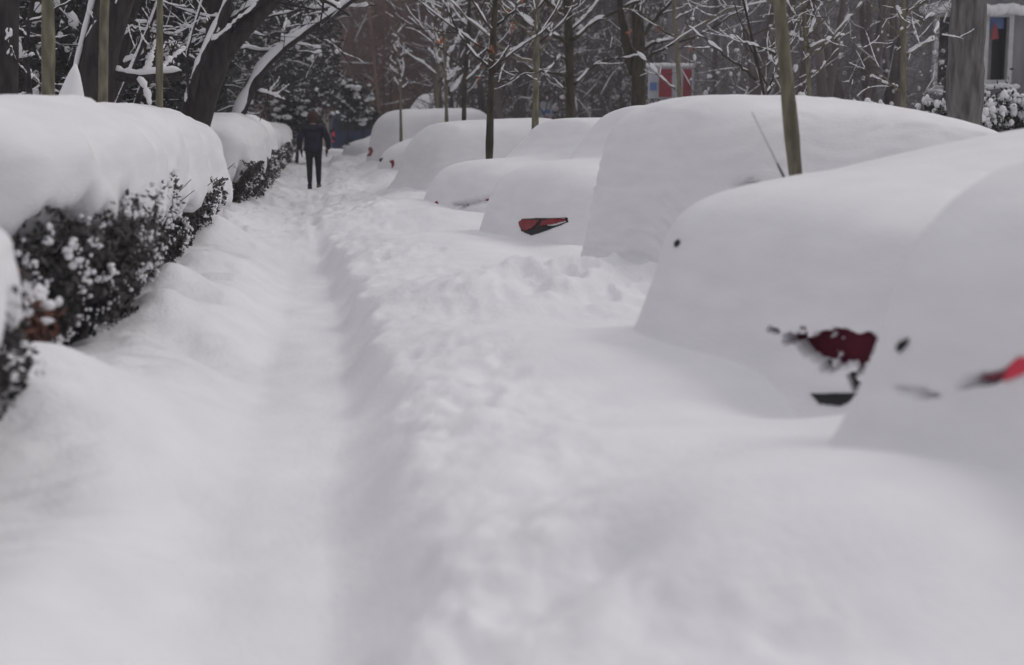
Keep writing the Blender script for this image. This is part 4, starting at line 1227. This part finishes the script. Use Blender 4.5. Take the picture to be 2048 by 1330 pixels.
pr = thing("person", (pp[0], 33.5, pz + .0), "person walking away on the trodden path in a dark navy jacket and black trousers", "person")
# local frame: x right, y forward (walking away), z up; feet at z 0
J, E = [], []
def jn(p, r, to=None):
    J.append((p, r))
    if to is not None: E.append((to, len(J) - 1))
    return len(J) - 1
pel = jn((0, 0, .95), (.12, .09))
sp1 = jn((0, .0, 1.12), (.145, .105), pel)
sp2 = jn((0, .01, 1.30), (.165, .115), sp1)
sp3 = jn((0, .01, 1.42), (.13, .085), sp2)
nk = jn((0, .02, 1.50), .055, sp3)
hd = jn((0, .035, 1.58), (.068, .08), nk)
hd2 = jn((0, .04, 1.66), (.078, .095), hd)
hd3 = jn((0, .03, 1.725), (.055, .065), hd2)
nose = jn((0, .135, 1.62), .014, hd)
for sx, hy, ky, fy in ((-1, .0, .06, -.03), (1, .0, -.02, .02)):
    hp = jn((sx * .095, hy, .86), (.08, .085), pel)
    kn = jn((sx * .10, ky, .50), (.062, .065), hp)
    cf = jn((sx * .102, (ky + fy) / 2 - .02, .34), (.058, .060), kn)
    ak = jn((sx * .10, fy, .09), (.040, .042), cf)
    to = jn((sx * .11, fy + .13, .04), (.042, .03), ak)
hands = []
for sx, ey, wy, ox in ((-1, -.03, .05, .0), (1, -.05, -.02, .02)):
    sh = jn((sx * .19, .0, 1.40), .062, sp3)
    el = jn((sx * (.275 + ox), ey, 1.13), .048, sh)
    wr = jn((sx * (.285 + ox), wy, .90), .026, el)
    pa = jn((sx * (.282 + ox), wy + .015, .845), .02, wr)
    hands.append((sx, (sx * (.282 + ox), wy + .015, .845), pa))
    for k, (dy, l) in enumerate(((.028, .062), (.010, .07), (-.009, .066), (-.027, .052))):
        a_ = jn((sx * (.280 + ox), wy + .015 + dy, .805), .008, pa)
        b_ = jn((sx * (.275 + ox), wy + .018 + dy, .805 - l * .55), .007, a_)
        c_ = jn((sx * (.262 + ox), wy + .022 + dy, .805 - l), .006, b_)
    t1 = jn((sx * (.272 + ox), wy + .045, .835), .008, pa)
    t2 = jn((sx * (.262 + ox), wy + .062, .80), .007, t1)
body = skin_mesh("body", J, E, 'skin', pr, 2, pel)
# eyes and ears belong to the face turned away
# jacket: thicker puffy torso with sleeves to the wrists
J, E = [], []
a0 = jn((0, 0, .775), (.20, .15))
a1 = jn((0, 0, .98), (.205, .155), a0)
a2 = jn((0, 0, 1.16), (.205, .15), a1)
a3 = jn((0, .0, 1.32), (.225, .15), a2)
a4 = jn((0, .0, 1.43), (.17, .115), a3)
a5 = jn((0, .01, 1.51), (.085, .085), a4)
for sx, ey, wy, ox in ((-1, -.03, .05, .0), (1, -.05, -.02, .02)):
    sh = jn((sx * .20, -.005, 1.385), .09, a4)
    el = jn((sx * (.285 + ox), ey, 1.13), .072, sh)
    wr = jn((sx * (.290 + ox), wy, .895), .052, el)
jk = skin_mesh("jacket", J, E, 'jacket', pr, 2, a2)
jk.scale = (1.10, 1.10, 1.0)
# trousers
J, E = [], []
b0 = jn((0, 0, .93), (.175, .135))
for sx, hy, ky, fy in ((-1, .0, .06, -.03), (1, .0, -.02, .02)):
    hp = jn((sx * .098, hy, .82), (.098, .105), b0)
    kn = jn((sx * .102, ky, .50), (.072, .075), hp)
    cf = jn((sx * .103, (ky + fy) / 2 - .02, .32), (.066, .068), kn)
    ak = jn((sx * .10, fy, .11), (.053, .055), cf)
skin_mesh("trousers", J, E, 'trousers', pr, 2, b0)
for sx, fy in ((-1, -.03), (1, .02)):
    J, E = [], []
    k0 = jn((sx * .10, fy, .15), (.052, .054))
    k1 = jn((sx * .10, fy, .06), (.052, .058), k0)
    k2 = jn((sx * .108, fy + .10, .045), (.05, .04), k1)
    k3 = jn((sx * .112, fy + .18, .035), (.042, .03), k2)
    skin_mesh("boot", J, E, 'glove', pr, 2, 1)
# hair: shoulder-length, tousled
m = MB()
rngh = np.random.default_rng(3)
V0, Q0, T0 = _sphere(28, 20)
V = V0 * np.array([.132, .135, .155]) * (1 + .20 * fbm(V0[:, 0] * 4, V0[:, 1] * 4, V0[:, 2] * 2.5, 12, 3))[:, None]
V[:, 1] = np.where(V[:, 1] > .045, .045 + (V[:, 1] - .045) * .25, V[:, 1])
V += [0, .015, 1.645]
m.add(V, Q0, T0)
m.build("hair", 'hair', None).parent = pr
for sx, c_, _ in hands:
    # gloves: a shell over the hand with its own five fingers
    J, E = [], []
    x_, y_, z_ = c_
    g0 = jn((x_, y_ - .005, z_ + .085), .042)
    g1 = jn((x_, y_, z_), .042, g0)
    for dy, l in ((.028, .066), (.010, .074), (-.009, .070), (-.027, .056)):
        f1 = jn((x_ - sx * .002, y_ + dy, z_ - .04), .0135, g1)
        f2 = jn((x_ - sx * .007, y_ + dy + .003, z_ - .04 - l * .55), .0125, f1)
        f3 = jn((x_ - sx * .020, y_ + dy + .007, z_ - .04 - l), .0115, f2)
    t1 = jn((x_ - sx * .010, y_ + .042, z_ - .010), .014, g1)
    t2 = jn((x_ - sx * .020, y_ + .062, z_ - .048), .0125, t1)
    skin_mesh("glove", J, E, 'glove', pr, 1, 1)

# ------------------------------------------------------------------ snowy air
hz = MB()
hz.box((5, 95, 22), (158, 130, 24.5))
ho = hz.build("haze", 'snow', None, False)
tag(ho, kind="stuff")
hm = bpy.data.materials.new("snowy_air")
hm.use_nodes = True
t = hm.node_tree
t.nodes.clear()
pv = t.nodes.new("ShaderNodeVolumePrincipled")
pv.inputs["Color"].default_value = (0.97, 0.96, 1.0, 1)
pv.inputs["Density"].default_value = 0.0019
pv.inputs["Anisotropy"].default_value = 0.0
out = t.nodes.new("ShaderNodeOutputMaterial")
t.links.new(pv.outputs[0], out.inputs["Volume"])
ho.data.materials.clear()
ho.data.materials.append(hm)
